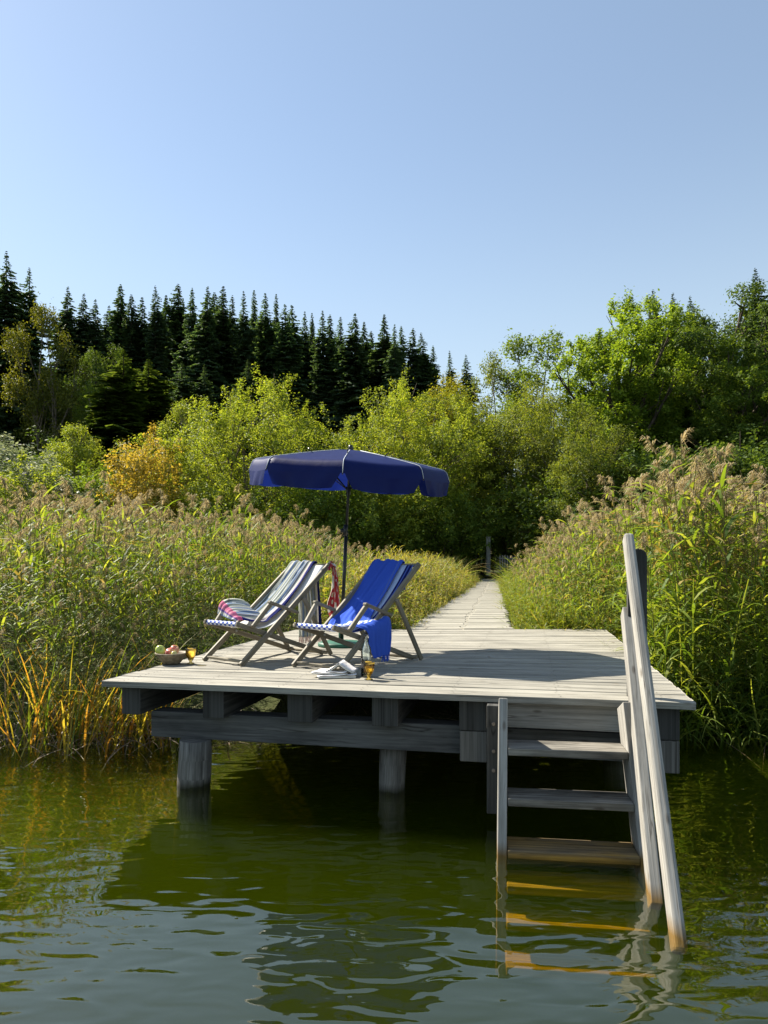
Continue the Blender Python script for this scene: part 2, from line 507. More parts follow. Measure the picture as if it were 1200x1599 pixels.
under(MB().bar(q0, q1, .16, .18, -DDIR), 'cross_beam', M_CROSS, deck, 0.006)
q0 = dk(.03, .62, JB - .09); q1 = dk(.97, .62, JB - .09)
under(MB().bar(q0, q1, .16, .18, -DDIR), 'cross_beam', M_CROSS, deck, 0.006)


def pile(px, py, r, lean=(0, 0)):
    p = G(px, py, 0.0)
    mbp = MB(); pts, rad = [], []
    for i in range(14):
        z = -1.4 + i * (JB - .185 + 1.4) / 13
        pts.append((p.x + lean[0] * z + .008 * math.sin(z * 5 + px), p.y + lean[1] * z, z))
        rad.append(r * (1.05 - .05 * z) * (1 + .03 * math.sin(z * 11 + px)))
    mbp.tube(pts, rad, 20)
    under(mbp, 'pile', M_PILE, deck)


pile(302, 1226, .112, (.03, 0)); pile(614, 1234, .092, (.015, 0))
p = dk(.965, .28, 0); 
for (a, b) in ((.93, .30), (.04, .64), (.5, .64), (.95, .64)):
    p = dk(a, b, 0)
    under(MB().tube([(p.x, p.y, -1.2), (p.x, p.y, JB - .19)], .10, 14), 'pile', M_PILE, deck)

# ------------------------------------------------------------------ boardwalk
PC = []
for i in range(61):
    s = i / 60
    yl = 9.36 + s * 25.6
    xr = np.interp(yl, [9.3, 34.9], [1.74, 5.78])
    xl = np.interp(yl, [9.3, 20, 34.9], [0.33, 2.35, 4.98])
    PC.append((xl, xr, yl, DECK + .004 + max(0, s - .02) * .36))
mb = MB()
for i in range(60):
    a, b = PC[i], PC[i + 1]
    for k in range(2):
        yb0 = a[2] + (b[2] - a[2]) * (k / 2) + .0015; yb1 = a[2] + (b[2] - a[2]) * ((k + 1) / 2) - .0015
        l, r = a[0], a[1]; seam = l + (r - l) * (.52 + .02 * math.sin(i))
        for x0, x1 in ((l + random.uniform(-.02, .02), seam - .011), (seam + .011, r + random.uniform(-.02, .02))):
            z = a[3] + (b[3] - a[3]) * k / 2 + random.uniform(-.003, .003)
            mb.bar((x0, (yb0 + yb1) / 2, z - .018), (x1, (yb0 + yb1) / 2, z - .018), yb1 - yb0, .036, (0, 1, 0))
mb.bar((PC[0][0] + .1, PC[0][2], DECK - .1), (PC[-1][0] + .1, PC[-1][2], PC[-1][3] - .1), .1, .12)
mb.bar((PC[0][1] - .1, PC[0][2], DECK - .1), (PC[-1][1] - .1, PC[-1][2], PC[-1][3] - .1), .1, .12)
tag(mb.build('boardwalk_path', M_PATH), 'plank boardwalk leading from the deck to the gate', 'boardwalk', kind='structure')

# ------------------------------------------------------------------ bathing ladder
lad = empty('bathing_ladder', G(890, 1320, 0), 0, 'wooden steps with a tall sloping handrail going down into the water', 'ladder')
lx = Vector((1.0, -.13, 0)).normalized()
sl0, sl1 = V(785, 1100, 4.12), V(783, 1334, 3.81)
sr0, sr1 = V(979, 1106, 4.02), V(1006, 1347, 3.71)


def ext(p, q, k):
    return p + (q - p) * k


for p, q in ((sl0, sl1), (sr0, sr1)):
    e = ext(p, q, 1.75)
    side = Vector((1, -.15, 0))
    under(MB().bar(p + DDIR * .09, e + DDIR * .09, .052, .20, side), 'stringer', M_LADDER, lad, 0.005)


def lat(z, sid):
    p, q = (sl0, sl1) if sid == 0 else (sr0, sr1)
    k = (p.z - z) / (p.z - q.z)
    return ext(p, q, k)


tz = [DECK - .23 - .022, DECK - .487 - .022, .010, -.135, -.275, -.44]
for i, z in enumerate(tz):
    a, b = lat(z, 0), lat(z, 1)
    z0 = z
    mb = MB()
    d = (b - a).normalized()
    off = DDIR * (.085 if i < 3 else .085 - .05 * (i - 2))
    a2, b2 = a + d * .028 + off, b - d * .028 + off
    a2.z = b2.z = z0
    mb.bar(a2, b2, .21, .045, DDIR)
    under(mb, 'tread', M_TREAD, lad, 0.006)
a, b = lat(DECK - .125, 0), lat(DECK - .125, 1)
pz = V(0, 0, 1)
bb0 = dk(fa(789), 0, DECK - .135) + DDIR * .10; bb1 = dk(fa(978), 0, DECK - .135) + DDIR * .10
under(MB().bar(bb0, bb1, .03, .165, -DDIR), 'riser_board', M_LADDER, lad, 0.004)
p = V(770, 1100, 4.36)
under(MB().bar((p.x, p.y, p.z), (p.x, p.y, .045), .072, .09, (1, -.2, 0)), 'side_post', M_BEAM, lad, 0.005)
for z in (DECK - .16, DECK - .33, DECK - .45):
    q = Vector((p.x - .004, p.y - .047, z))
    under(MB().tube([q, q + Vector((0, -.012, 0))], .011, 8), 'bolt', M_METAL0, lad)
# handrail: upper rounded rail, lower rail and a broad round-topped post
hr0, hr1 = V(981, 838, 4.30), V(1058, 1458, 2.975)
hr1 = ext(hr0, hr1, 1.035)
rail_d = (hr1 - hr0).normalized()
mb = MB()
mb.bar(hr0, hr1, .060, .085, Vector((1, -.15, 0)))
under(mb, 'handrail', M_LADDER, lad, 0.018, seg=3)
ir0, ir1 = V(978, 955, 4.44), V(1022, 1393, 3.36)
ir1 = ext(ir0, ir1, 1.04)
under(MB().bar(ir0, ir1, .055, .10, Vector((1, -.15, 0))), 'lower_rail', M_LADDER, lad, 0.005)
mb = MB()
pb = V(995, 862, 4.37)
prof = []
wid, n = .115, 8
for k in range(n + 1):
    aa = math.pi * k / n
    prof.append((-wid / 2 * math.cos(aa), min(.0, -.045 + .045 * math.sin(aa))))
out = [(-wid / 2, -1.35)] + prof + [(wid / 2, -1.35)]
bi = len(mb.v)
sv = Vector((1, -.22, 0)).normalized()
for dd in (-.03, .03):
    for x, z in out:
        mb.v.append(pb + sv * x + DDIR * dd + Vector((0, 0, z + .02)))
m = len(out)
mb.face([bi + i for i in range(m)], [(z, x) for x, z in out])
mb.face([bi + m + i for i in reversed(range(m))], [(z, x) for x, z in reversed(out)])
for i in range(m):
    j = (i + 1) % m
    mb.face([bi + j, bi + i, bi + m + i, bi + m + j], [(out[j][1], 0), (out[i][1], 0), (out[i][1], .06), (out[j][1], .06)])
under(mb, 'handrail_post', M_BEAM, lad, 0.004)

# ------------------------------------------------------------------ deck chairs
TH = math.radians(40)


def bez(t):
    P = ((1.012, .852), (.73, .52), (.36, .15), (.0, .358))
    c = ((1 - t) ** 3, 3 * t * (1 - t) ** 2, 3 * t * t * (1 - t), t ** 3)
    return (sum(c[i] * P[i][0] for i in range(4)), sum(c[i] * P[i][1] for i in range(4)))


WHITE, PALE = (0.78, 0.78, 0.76), (0.50, 0.60, 0.80)
NAVY, BLUE = (0.012, 0.018, 0.13), (0.03, 0.09, 0.52)
M_SLING_L = cloth('white_canvas', [(0, WHITE), (.93, (.5, .55, .65)), (.96, WHITE)], 1, 0.3)
M_SLING_R = cloth('striped_canvas', [(0, (.06, .1, .45)), (.06, WHITE), (.13, (.2, .3, .7)), (.16, WHITE), (.55, (.25, .36, .75)), (.58, WHITE), (.66, PALE), (.82, NAVY), (.87, (.1, .16, .5)), (.9, NAVY), (.965, (.16, .25, .65))], 1, 0.3)
t = NT('checked_canvas')
uv = t.n('UVMap')
mp = t.n('Mapping', {'Vector': (uv, 0), 'Scale': (3, 7.5, 1)})
ck = t.n('TexChecker', {'Vector': (mp, 0), 'Color1': (.7, .72, .78, 1), 'Color2': (.02, .06, .36, 1), 'Scale': 2.0})
M_CHECK = t.done((t.n('BsdfPrincipled', {'Base Color': (ck, 0), 'Roughness': .9}), 0))


def deck_chair(loc, rz, label, sling_mat):
    r = empty('deck_chair', loc, rz, label, 'deck chair', 'folding deck chairs on the deck')
    w = .255
    for s in (-1, 1):
        MB().bar((s * w, -.012, .006), (s * w, 1.035, .852), .028, .046, (1, 0, 0)).build('back_rail', M_CHAIR, r, .006)
        MB().bar((s * (w - .036), -.03, .352), (s * (w - .036), .985, .020), .026, .042, (1, 0, 0)).build('seat_rail', M_CHAIR, r, .006)
        MB().bar((s * (w + .034), .672, .548), (s * (w + .034), 1.024, .004), .024, .042, (1, 0, 0)).build('prop_leg', M_CHAIR, r, .006)
        a = MB().bar((s * (w + .034), .262, .526), (s * (w + .034), .60, .418), .042, .026, (1, 0, 0)).build('armrest', M_CHAIR, r, .008)
        MB().bar((s * (w + .006), .112, .318), (s * (w + .034), .30, .525), .026, .040, (1, 0, 0)).build('arm_post', M_CHAIR, a, .006)
        b = MB().tube([(s * (w + .018), .305, .247), (s * (w - .055), .305, .247)], .011, 10)
        b.build('pivot_bolt', M_METAL, r)
    MB().tube([(-w - .02, 1.018, .842), (w + .02, 1.018, .842)], .016, 10).build('top_bar', M_CHAIR, r)
    MB().bar((-w, .028, .034), (w, .028, .034), .04, .022, (0, 1, 0)).build('front_rung', M_CHAIR, r, .005)
    MB().tube([(-w, .0, .344), (w, .0, .344)], .015, 10).build('seat_bar', M_CHAIR, r)
    MB().tube([(-w - .03, .965, .030), (w + .03, .965, .030)], .017, 10).build('rear_bar', M_CHAIR, r)
    P = []
    for i in range(33):
        u, v = bez(i / 32)
        row = []
        for j in range(13):
            x = (j / 12 - .5)
            sag = .012 * (1 - (2 * x) ** 2) * math.sin(math.pi * i / 32)
            row.append((x * .435, u, v - sag))
        P.append(row)
    sl_ = MB().grid(P).build('sling', sling_mat, r, solid=.003)
    hm = MB()
    pts = [(-.215 + .43 * k / 24, 0, .344) for k in range(25)]
    b0 = len(hm.v)
    rows = [[(x, .021 * math.cos(a), .344 + .021 * math.sin(a)) for (x, _, _) in pts] for a in np.linspace(0, 2 * math.pi, 13)]
    hm.grid(rows)
    hm.build('front_hem', M_CHECK, sl_)
    return r


M_METAL = plain('dull_steel', (0.35, 0.35, 0.34), 0.45, 0.5, 0.9)
fa1, fb1 = G(316, 1032), G(382, 1041)
cl = (fa1 + fb1) / 2
fa2, fb2 = G(456, 1042), G(533, 1050)
cr_ = (fa2 + fb2) / 2
chl = deck_chair((cl.x, cl.y, DECK), -TH, 'wooden deck chair with white sling under a striped towel', M_SLING_L)
chr_ = deck_chair((cr_.x, cr_.y, DECK), -TH, 'wooden deck chair with blue and white sling under a blue towel', M_SLING_R)


def crom(P, t):
    n = len(P) - 1; s = t * n; i = min(int(s), n - 1); u = s - i
    p0, p1, p2, p3 = P[max(i - 1, 0)], P[i], P[i + 1], P[min(i + 2, n)]
    return 0.5 * ((2 * p1) + (p2 - p0) * u + (2 * p0 - 5 * p1 + 4 * p2 - p3) * u * u + (3 * p1 - p0 - 3 * p2 + p3) * u ** 3)


def ribbon(sts, nu, nv, amp, seed, freq=(3, 2.2), mid=None):
    A = [Vector(a) for a, b in sts]; B = [Vector(b) for a, b in sts]
    rg = random.Random(seed)
    ph = [(rg.uniform(1, freq[0] * 2), rg.uniform(freq[1], freq[1] * 3), rg.uniform(0, 6.3), rg.uniform(.4, 1)) for _ in range(6)]
    P = []
    for i in range(nu):
        t_ = i / (nu - 1)
        a, b = crom(A, t_), crom(B, t_)
        P.append([a.lerp(b, j / (nv - 1)) for j in range(nv)])
    Q = []
    for i in range(nu):
        row = []
        for j in range(nv):
            du = P[min(i + 1, nu - 1)][j] - P[max(i - 1, 0)][j]
            dv = P[i][min(j + 1, nv - 1)] - P[i][max(j - 1, 0)]
            nn = dv.cross(du)
            if nn.length > 1e-9: nn.normalize()
            if nn.dot(Vector((.25, -.5, 1))) < 0: nn = -nn
            x, y = i / (nu - 1), j / (nv - 1)
            k = sum(c * math.sin(fx * x * 2.2 + fy * y * 3.1 + p_) for fx, fy, p_, c in ph) / 3
            row.append(P[i][j] + nn * (amp * abs(k)))
        Q.append(row)
    return Q


def fringe(mb, row, d, L, mi, n=40):
    for k in range(n):
        s = k / n * (len(row) - 1); i = int(s)
        p = row[i].lerp(row[min(i + 1, len(row) - 1)], s - i)
        q = p + Vector(d) * L * random.uniform(.7, 1.1) + Vector((random.uniform(-.01, .01), random.uniform(-.01, .01), 0))
        mb.bar(p, q, .003, .003, None, mi)


def S(t, dz=.016):
    u, v = bez(t)
    return u, v + dz


def st(t, xl, xr, dz=.024):
    u, v = S(t, dz)
    return ((xl, u, v), (xr, u, v))


G1, G2, PK, LB = (.28, .31, .27), (.60, .60, .54), (.52, .10, .22), (.20, .28, .45)
stripes = []
rg = random.Random(5)
pos = 0.0
seq = [G1, G2, (.14, .17, .16), G2, LB, G1, (.68, .68, .64), G1, (.16, .2, .3), G2, G1, (.7, .7, .66), LB, G2, G1, LB, G2, (.1, .12, .2), G1, G2, (.36, .16, .3), (.6, .58, .55), NAVY, NAVY]
wts = [rg.uniform(.5, 1.4) for _ in seq]; wts[-1] = 1.4; wts[-2] = 1.2; wts[-4] = .4
tot = sum(wts)
for c, wv_ in zip(seq, wts):
    stripes.append((pos, c)); pos += wv_ / tot
M_TOWEL_L = cloth('striped_towel', stripes, 1, 0.2, cross=[(0, WHITE, 0), (.80, PK, 0.0), (.885, PK, .85), (.92, (.62, .2, .3), .85), (.94, (.16, .08, .3), .9), (.955, (.5, .5, .48), .8), (.98, LB, .8)])
sts = [((-.20, 1.075, .13), (.13, 1.07, .17)), ((-.21, 1.075, .45), (.12, 1.07, .45)), ((-.24, 1.062, .78), (.09, 1.062, .78)),
       ((-.25, 1.03, .876), (.08, 1.03, .876)), st(.08, -.25, .085), st(.25, -.255, .10), st(.42, -.25, .115), st(.58, -.26, .13),
       ((-.30, .47, .50), (.14, .36, .325)), ((-.325, .33, .535), (.12, .22, .335)), ((-.33, .23, .50), (.05, .15, .362)), ((-.335, .205, .40), (.03, .12, .35))]
Q = ribbon(sts, 90, 30, .024, 3, (3, 3.0))
mb = MB().grid(Q)
fringe(mb, Q[0], (0, 0, -1), .06, 1, 60)
tl = mb.build('beach_towel', [M_TOWEL_L, plain('towel_fringe', (.62, .5, .46), .9, .1)], None, solid=.003)
tag(tl, 'grey, white and pink striped towel draped over the deck chair', 'towel', 'towels draped over the deck chairs')
tl.location = chl.location; tl.rotation_euler = chl.rotation_euler

BL2 = (.055, .13, .60)
M_TOWEL_R = cloth('blue_towel', [(0, BL2), (.90, (.10, .17, .55)), (.93, BL2), (1.0, BL2)], 1, 0.25,
                  cross=[(0, BL2, 0), (.565, (.72, .76, .84), 1), (.60, BL2, 0), (.615, (.66, .72, .84), 1), (.66, BL2, 0), (.675, (.72, .76, .84), 1), (.71, BL2, 0), (.73, (.7, .74, .84), 1), (.745, BL2, 0)])
sts = [((-.25, 1.07, .60), (.08, 1.07, .62)), ((-.26, 1.06, .78), (.08, 1.06, .78)), ((-.265, 1.03, .882), (.085, 1.03, .876)), st(.10, -.275, .09),
       ((-.30, .77, .62), (.095, .78, .61)), ((-.29, .60, .46), (.11, .62, .465)), ((-.26, .44, .36), (.14, .52, .39)), ((-.15, .30, .31), (.20, .50, .375)), ((.02, .22, .325), (.26, .52, .385)),
       ((.20, .22, .335), (.295, .54, .405)), ((.305, .27, .30), (.315, .555, .38)), ((.318, .28, .19), (.322, .55, .24)), ((.335, .315, .085), (.326, .515, .10))]
Q = ribbon(sts, 110, 30, .030, 8, (4, 3.0))
mb = MB().grid(Q)
fringe(mb, Q[-1][18:], (0, 0, -1), .05, 0, 16)
tr_ = mb.build('beach_towel', [M_TOWEL_R], None, solid=.003)
tag(tr_, 'bright blue towel draped over the deck chair, hanging over its side', 'towel', 'towels draped over the deck chairs')
tr_.location = chr_.location; tr_.rotation_euler = chr_.rotation_euler

# floral cloth hung on the corner of the first chair
t = NT('floral_cloth')
uv = t.n('UVMap')
mp = t.n('Mapping', {'Vector': (uv, 0), 'Scale': (4.2, 1.7, 1)})
vo = t.n('TexVoronoi', {'Vector': (mp, 0), 'Scale': 2.4, 'Randomness': .8})
rp = t.ramp((vo, 'Distance'), [(0, (.55, .45, .06)), (.16, (.75, .70, .6)), (.28, (.50, .03, .05)), (.52, (.62, .10, .10)), (.64, (.78, .74, .68))], 'CONSTANT')
sx = t.n('SeparateXYZ', {'Vector': (uv, 0)})
r2 = t.ramp((sx, 0), [(0, (0, 0, 0)), (.76, (1, 1, 1))], 'CONSTANT')
r3 = t.ramp((sx, 0), [(0, (.5, .04, .07)), (.80, (.7, .6, .55)), (.84, (.35, .03, .08)), (.9, (.6, .5, .2)), (.94, (.4, .03, .06))], 'CONSTANT')
fl = mixc(t, (r2, 0), (rp, 0), (r3, 0))
pf = t.n('BsdfPrincipled', {'Base Color': fl, 'Roughness': .9}); tf = t.n('BsdfTranslucent', {'Color': fl})
M_FLORAL = t.done((t.n('MixShader', {0: .3, 1: (pf, 0), 2: (tf, 0)}), 0))
sts = [((.245, 1.00, .80), (.30, 1.0, .79)), ((.255, 1.045, .862), (.305, 1.04, .84)), ((.27, 1.07, .80), (.325, 1.07, .79)), ((.24, 1.09, .62), (.35, 1.08, .62)),
       ((.14, 1.13, .46), (.37, 1.09, .45)), ((.20, 1.12, .30), (.365, 1.09, .32)), ((.22, 1.12, .22), (.35, 1.09, .25))]
Q = ribbon(sts, 50, 18, .03, 21, (2, 4.5))
fo = MB().grid(Q).build('hanging_cloth', M_FLORAL, None, solid=.003)
tag(fo, 'red and white flowered cloth hanging from the corner of the deck chair', 'cloth')
fo.location = chl.location; fo.rotation_euler = chl.rotation_euler

# ------------------------------------------------------------------ parasol
base = G(533, 1009); base.z = DECK + .002
par = empty('parasol', base, 0, 'navy blue parasol with scalloped valance behind the deck chairs', 'parasol')
t = NT('parasol_canvas')
tc = t.n('TexCoord')
nz = t.n('TexNoise', {'Vector': (tc, 'Object'), 'Scale': 5.0, 'Detail': 4.0})
rp = t.ramp((nz, 0), [(.3, (.006, .013, .105)), (.7, (.009, .019, .13))])
nb = t.n('TexNoise', {'Vector': (tc, 'Object'), 'Scale': 10.0, 'Detail': 4.0})
bpn = t.n('Bump', {'Height': (nb, 0), 'Strength': .10, 'Distance': .02})
pc = t.n('BsdfPrincipled', {'Base Color': (rp, 0), 'Roughness': .5, 'Specular IOR Level': .20, 'Normal': (bpn, 0)})
trc = t.n('BsdfTranslucent', {'Color': (.006, .016, .13, 1)})
M_PARA = t.done((t.n('MixShader', {0: .42, 1: (pc, 0), 2: (trc, 0)}), 0))
M_POLE = plain('black_pole', (.010, .013, .012), .4, .5)
M_GREEN = plain('green_metal', (.02, .11, .07), .5, .4, 0, None, (14, .3))
M_PIPING = plain('seam_piping', (.55, .58, .62), .8)
apex = V(548, 702, 7.10) - base
px_ = Vector((0, 0, 0))
knee = V(541, 829, 7.07) - base
MB().tube([Vector((0, 0, .02)), knee], .019, 14).build('lower_pole', M_POLE, par)
top_ = apex + Vector((0, 0, .0))
MB().tube([knee, top_], .015, 14).build('upper_pole', M_POLE, par)
kn = MB().tube([knee + Vector((-.015, -.03, -.05)), knee + Vector((.0, -.03, .06))], .022, 12)
kn.tube([knee + Vector((-.055, -.03, .0)), knee + Vector((-.02, -.03, .0))], .020, 12)
kn.build('tilt_joint', M_POLE, par)
MB().tube([Vector((0, 0, .01)), Vector((0, 0, .22))], .027, 16).build('pole_socket', M_GREEN, par)
MB().lathe([(0, 0), (.24, 0), (.245, .012), (.24, .035), (.22, .045), (.06, .055), (0, .056)], (0, 0, 0), 32).build('base_disc', M_GREEN, par)
tilt = Matrix.Rotation(math.radians(6.0), 4, 'X') @ Matrix.Identity(4)
tiltR = Matrix.Rotation(math.radians(3.6), 4, 'Y')
TM = Matrix.Translation(apex) @ tiltR @ tilt
R_, NA, NS = 1.035, 8, 12
prof = [(0.0, 0.0), (.15, -.014), (.4, -.052), (.7, -.102), (.92, -.142), (.97, -.155), (1.0, -.178), (1.02, -.225), (1.035, -.275)]
prof = [(r, z) for r, z in prof]
can = MB()


def corner(a, r, z):
    """octagon with straight panels that sag a little between the ribs"""
    k = (a / (2 * math.pi) * NA) % 1.0
    half = math.pi / NA
    ch = math.cos(half) / math.cos((k - .5) * 2 * half)
    sag = (1 - (2 * k - 1) ** 2)
    return Vector((r * ch * math.cos(a), r * ch * math.sin(a), z - sag * .012 * (r / R_) ** 2))


A0 = -math.pi / 2
nA = NA * NS
rows = []
for r, z in prof:
    rows.append([TM @ corner2 for corner2 in [Matrix.Rotation(A0, 4, 'Z') @ corner(2 * math.pi * k / nA, r, z) for k in range(nA + 1)]])
can.grid(rows)
canopy = can.build('canopy', M_PARA, par)
rim_r, rim_z = prof[-1]
for pnl in range(NA):
    vl = MB(); rows = []
    for d in range(6):
        row = []
        f = d / 5
        for k in range(NS * 2 + 1):
            e = k / (NS * 2)
            e2 = .5 + (e - .5) * (1 - .05 - .19 * f ** 1.1)
            aa = 2 * math.pi * (pnl + e2) / NA
            p = corner(aa, rim_r + .004 + .016 * f + f * (.012 * math.sin(e * 17 + pnl * 2) + .014 * math.sin(e * 7 + pnl * 5)), rim_z - .14 * f * (1 - .08 * abs(2 * e - 1) ** 3))
            row.append(TM @ (Matrix.Rotation(A0, 4, 'Z') @ p))
        rows.append(row)
    vl.grid(rows)
    vl.build('valance', M_PARA, par)
for i in range(NA):
    a = A0 + 2 * math.pi * i / NA
    pts = [TM @ (Matrix.Rotation(a, 4, 'Z') @ Vector((r, 0, z - .012))) for r, z in prof]
    rb = MB().tube(pts, .006, 6).build('rib', M_POLE, par)
    pts = [TM @ (Matrix.Rotation(a, 4, 'Z') @ Vector((r, 0, z + .002))) for r, z in prof[1:]]
    MB().tube(pts, .0035, 6).build('seam', M_PIPING, canopy)
    s0 = TM @ Vector((0, 0, -.42)); s1 = TM @ (Matrix.Rotation(a, 4, 'Z') @ Vector((.55, 0, -.036)))
    MB().tube([s0, s1], .005, 6).build('strut', M_POLE, par)
MB().lathe([(0, .05), (.018, .045), (.026, .02), (.02, 0), (.02, -.02)], apex, 12).build('finial', M_POLE, par)
MB().tube([TM @ Vector((0, 0, -.46)), TM @ Vector((0, 0, -.38))], .026, 12).build('runner', M_POLE, par)
par.location = base

# ------------------------------------------------------------------ small things on the deck
t = NT('bowl_wood')
tc = t.n('TexCoord')
n1 = t.n('TexNoise', {'Vector': (tc, 'Object'), 'Scale': 24.0, 'Detail': 6.0})
r1 = t.ramp((n1, 0), [(.3, (.11, .085, .05)), (.55, (.24, .19, .12)), (.75, (.36, .31, .22))])
M_BOWL = t.done((t.n('BsdfPrincipled', {'Base Color': (r1, 0), 'Roughness': .7}), 0))
bp_ = G(268, 1037); bp_.z = DECK + .003
bowl = MB().lathe([(0, 0), (.062, 0), (.072, .006), (.105, .045), (.130, .078), (.140, .094), (.133, .096), (.120, .080), (.095, .045), (.06, .018), (0, .014)], (0, 0, 0), 36,
                  wob=lambda a, z: .03 * math.sin(3 * a) * z / .09).build('fruit_bowl', M_BOWL)
bowl.location = bp_
tag(bowl, 'shallow carved wooden bowl of apples near the deck corner', 'bowl')


def apple_mat(n, a, b):
    t = NT(n); tc = t.n('TexCoord')
    nz = t.n('TexNoise', {'Vector': (tc, 'Object'), 'Scale': 18.0, 'Detail': 3.0})
    rp = t.ramp((nz, 0), [(.4, a), (.6, b)])
    return t.done((t.n('BsdfPrincipled', {'Base Color': (rp, 0), 'Roughness': .35, 'Specular IOR Level': .5}), 0))


AP = [(0.0, -.030), (.012, -.034), (.022, -.036), (.033, -.028), (.040, -.008), (.041, .010), (.034, .030), (.022, .037), (.010, .034), (0, .026)]
stem_m = M_BARK
for name, off, sc, mt, lab, rot in (
        ('apple', (-.085, -.035, .118), 1.02, apple_mat('green_apple', (.42, .50, .08), (.55, .60, .16)), 'green apple at the edge of the wooden bowl', (1.15, .2, .3)),
        ('apple', (.030, -.02, .118), .95, apple_mat('red_apple', (.60, .13, .09), (.72, .42, .22)), 'red and yellow apple lying highest in the wooden bowl', (.5, .4, .2)),
        ('apple', (-.025, .045, .088), .95, apple_mat('pink_apple', (.58, .16, .17), (.70, .40, .30)), 'pink apple half hidden between the other apples in the bowl', (.3, -.3, .9)),
        ('apple', (.045, -.075, .090), .62, apple_mat('yellow_apple', (.55, .50, .14), (.60, .55, .25)), 'small yellow-green apple at the front rim of the bowl', (.9, .5, 0))):
    e = empty(name, bp_ + Vector(off), 0, lab, 'apple', 'apples in the bowl')
    e.rotation_euler = rot; e.scale = (sc,) * 3
    MB().lathe(AP, (0, 0, 0), 20).build('flesh', mt, e)
    MB().tube([(0, 0, .026), (.003, 0, .036), (.008, .002, .046)], .0016, 6).build('stalk', stem_m, e)


def glassmat(n, col, rough=.02, mixt=.55, dcol=None):
    t = NT(n)
    fr = t.n('Fresnel', {'IOR': 1.45})
    gl = t.n('BsdfGlossy', {'Roughness': rough})
    tp = t.n('BsdfTransparent', {'Color': (*col, 1)})
    df = t.n('BsdfTranslucent', {'Color': (*(dcol or col), 1)})
    m1 = t.n('MixShader', {0: 1 - mixt, 1: (tp, 0), 2: (df, 0)})
    m2 = t.n('MixShader', {0: (fr, 0), 1: (m1, 0), 2: (gl, 0)})
    return t.done((m2, 0))


M_GL = glassmat('clear_glass', (.93, .96, .95), .02, .9)
M_AMB = glassmat('amber_glass', (.995, .93, .62), .03, .66, (1.0, .74, .16))
M_DRINK = glassmat('amber_drink', (.99, .93, .60), .05, .45, (1.0, .84, .24))


def goblet(loc, label, rz):
    e = empty('goblet', loc, rz, label, 'glass', 'amber drinking glasses on the deck')
    MB().lathe([(0, 0), (.030, 0), (.031, .004), (.012, .010), (.011, .018), (.022, .035), (.036, .062), (.043, .095), (.044, .128), (.042, .130), (.040, .096), (.033, .064), (.018, .038), (0, .032)],
               (0, 0, 0), 28, wob=lambda a, z: .02 * math.sin(10 * a) * (1 if z > .03 else 0)).build('glass_body', M_AMB, e)
    return e


g1 = G(298, 1037); g2 = G(576, 1062)
ga = goblet((g1.x, g1.y, DECK + .003), 'empty amber goblet beside the bowl of apples', 0)
gb = goblet((g2.x, g2.y, DECK + .003), 'amber goblet full of yellow drink in front of the clear bottle', .4)
MB().lathe([(0, .034), (.016, .038), (.031, .064), (.038, .096), (.0395, .120), (0, .120)], (0, 0, 0), 24).build('drink', M_DRINK, gb)
b_ = G(572, 1057)
bo = empty('bottle', (b_.x, b_.y, DECK + .003), 0, 'clear glass bottle standing behind the filled goblet', 'bottle')
MB().lathe([(0, .004), (.034, 0), (.038, .006), (.038, .19), (.034, .215), (.020, .245), (.0145, .26), (.0145, .30), (.017, .303), (.017, .314), (.012, .315), (.0115, .26), (.017, .243), (.031, .212), (.0352, .19), (.0352, .01), (0, .012)], (0, 0, 0), 28).build('bottle_glass', M_GL, bo)
MB().lathe([(0, .013), (.0345, .012), (.0345, .125), (0, .125)], (0, 0, 0), 24).build('water_fill', glassmat('pale_drink', (.93, .92, .82), .02, .93), bo)

# magazines and the open book
t = NT('printed_page')
uv = t.n('UVMap')
mp = t.n('Mapping', {'Vector': (uv, 0), 'Scale': (3, 4, 1)})
nz = t.n('TexNoise', {'Vector': (mp, 0), 'Scale': 2.2, 'Detail': 3.0})
rp = t.ramp((nz, 0), [(.36, (.46, .44, .46)), (.44, (.70, .66, .66)), (.55, (.78, .78, .76)), (.70, (.78, .56, .58))])
M_PRINT = t.done((t.n('BsdfPrincipled', {'Base Color': (rp, 0), 'Roughness': .45}), 0))
M_PAGE = plain('page_edges', (.66, .65, .60), .8)
mg = G(526, 1057)


def magazine(c, z, rz, w, d, th, label):
    e = empty('magazine', (c.x, c.y, DECK + z), rz, label, 'magazine', 'magazines on the deck')
    rows = []
    for i in range(13):
        x = (i / 12 - .5) * w
        lift = th + .006 * math.sin(i / 12 * math.pi) + .012 * (i / 12) ** 4
        rows.append([(x, (j / 4 - .5) * d, lift + .003 * math.sin(j * 1.6 + i)) for j in range(5)])
    MB().grid(rows).build('cover', M_PRINT, e, solid=.002)
    MB().bar((-w / 2 + .004, 0, th * .45 + .001), (w / 2 - .006, 0, th * .45 + .001), d - .008, th * .8, (0, 1, 0)).build('pages', M_PAGE, e, .002)


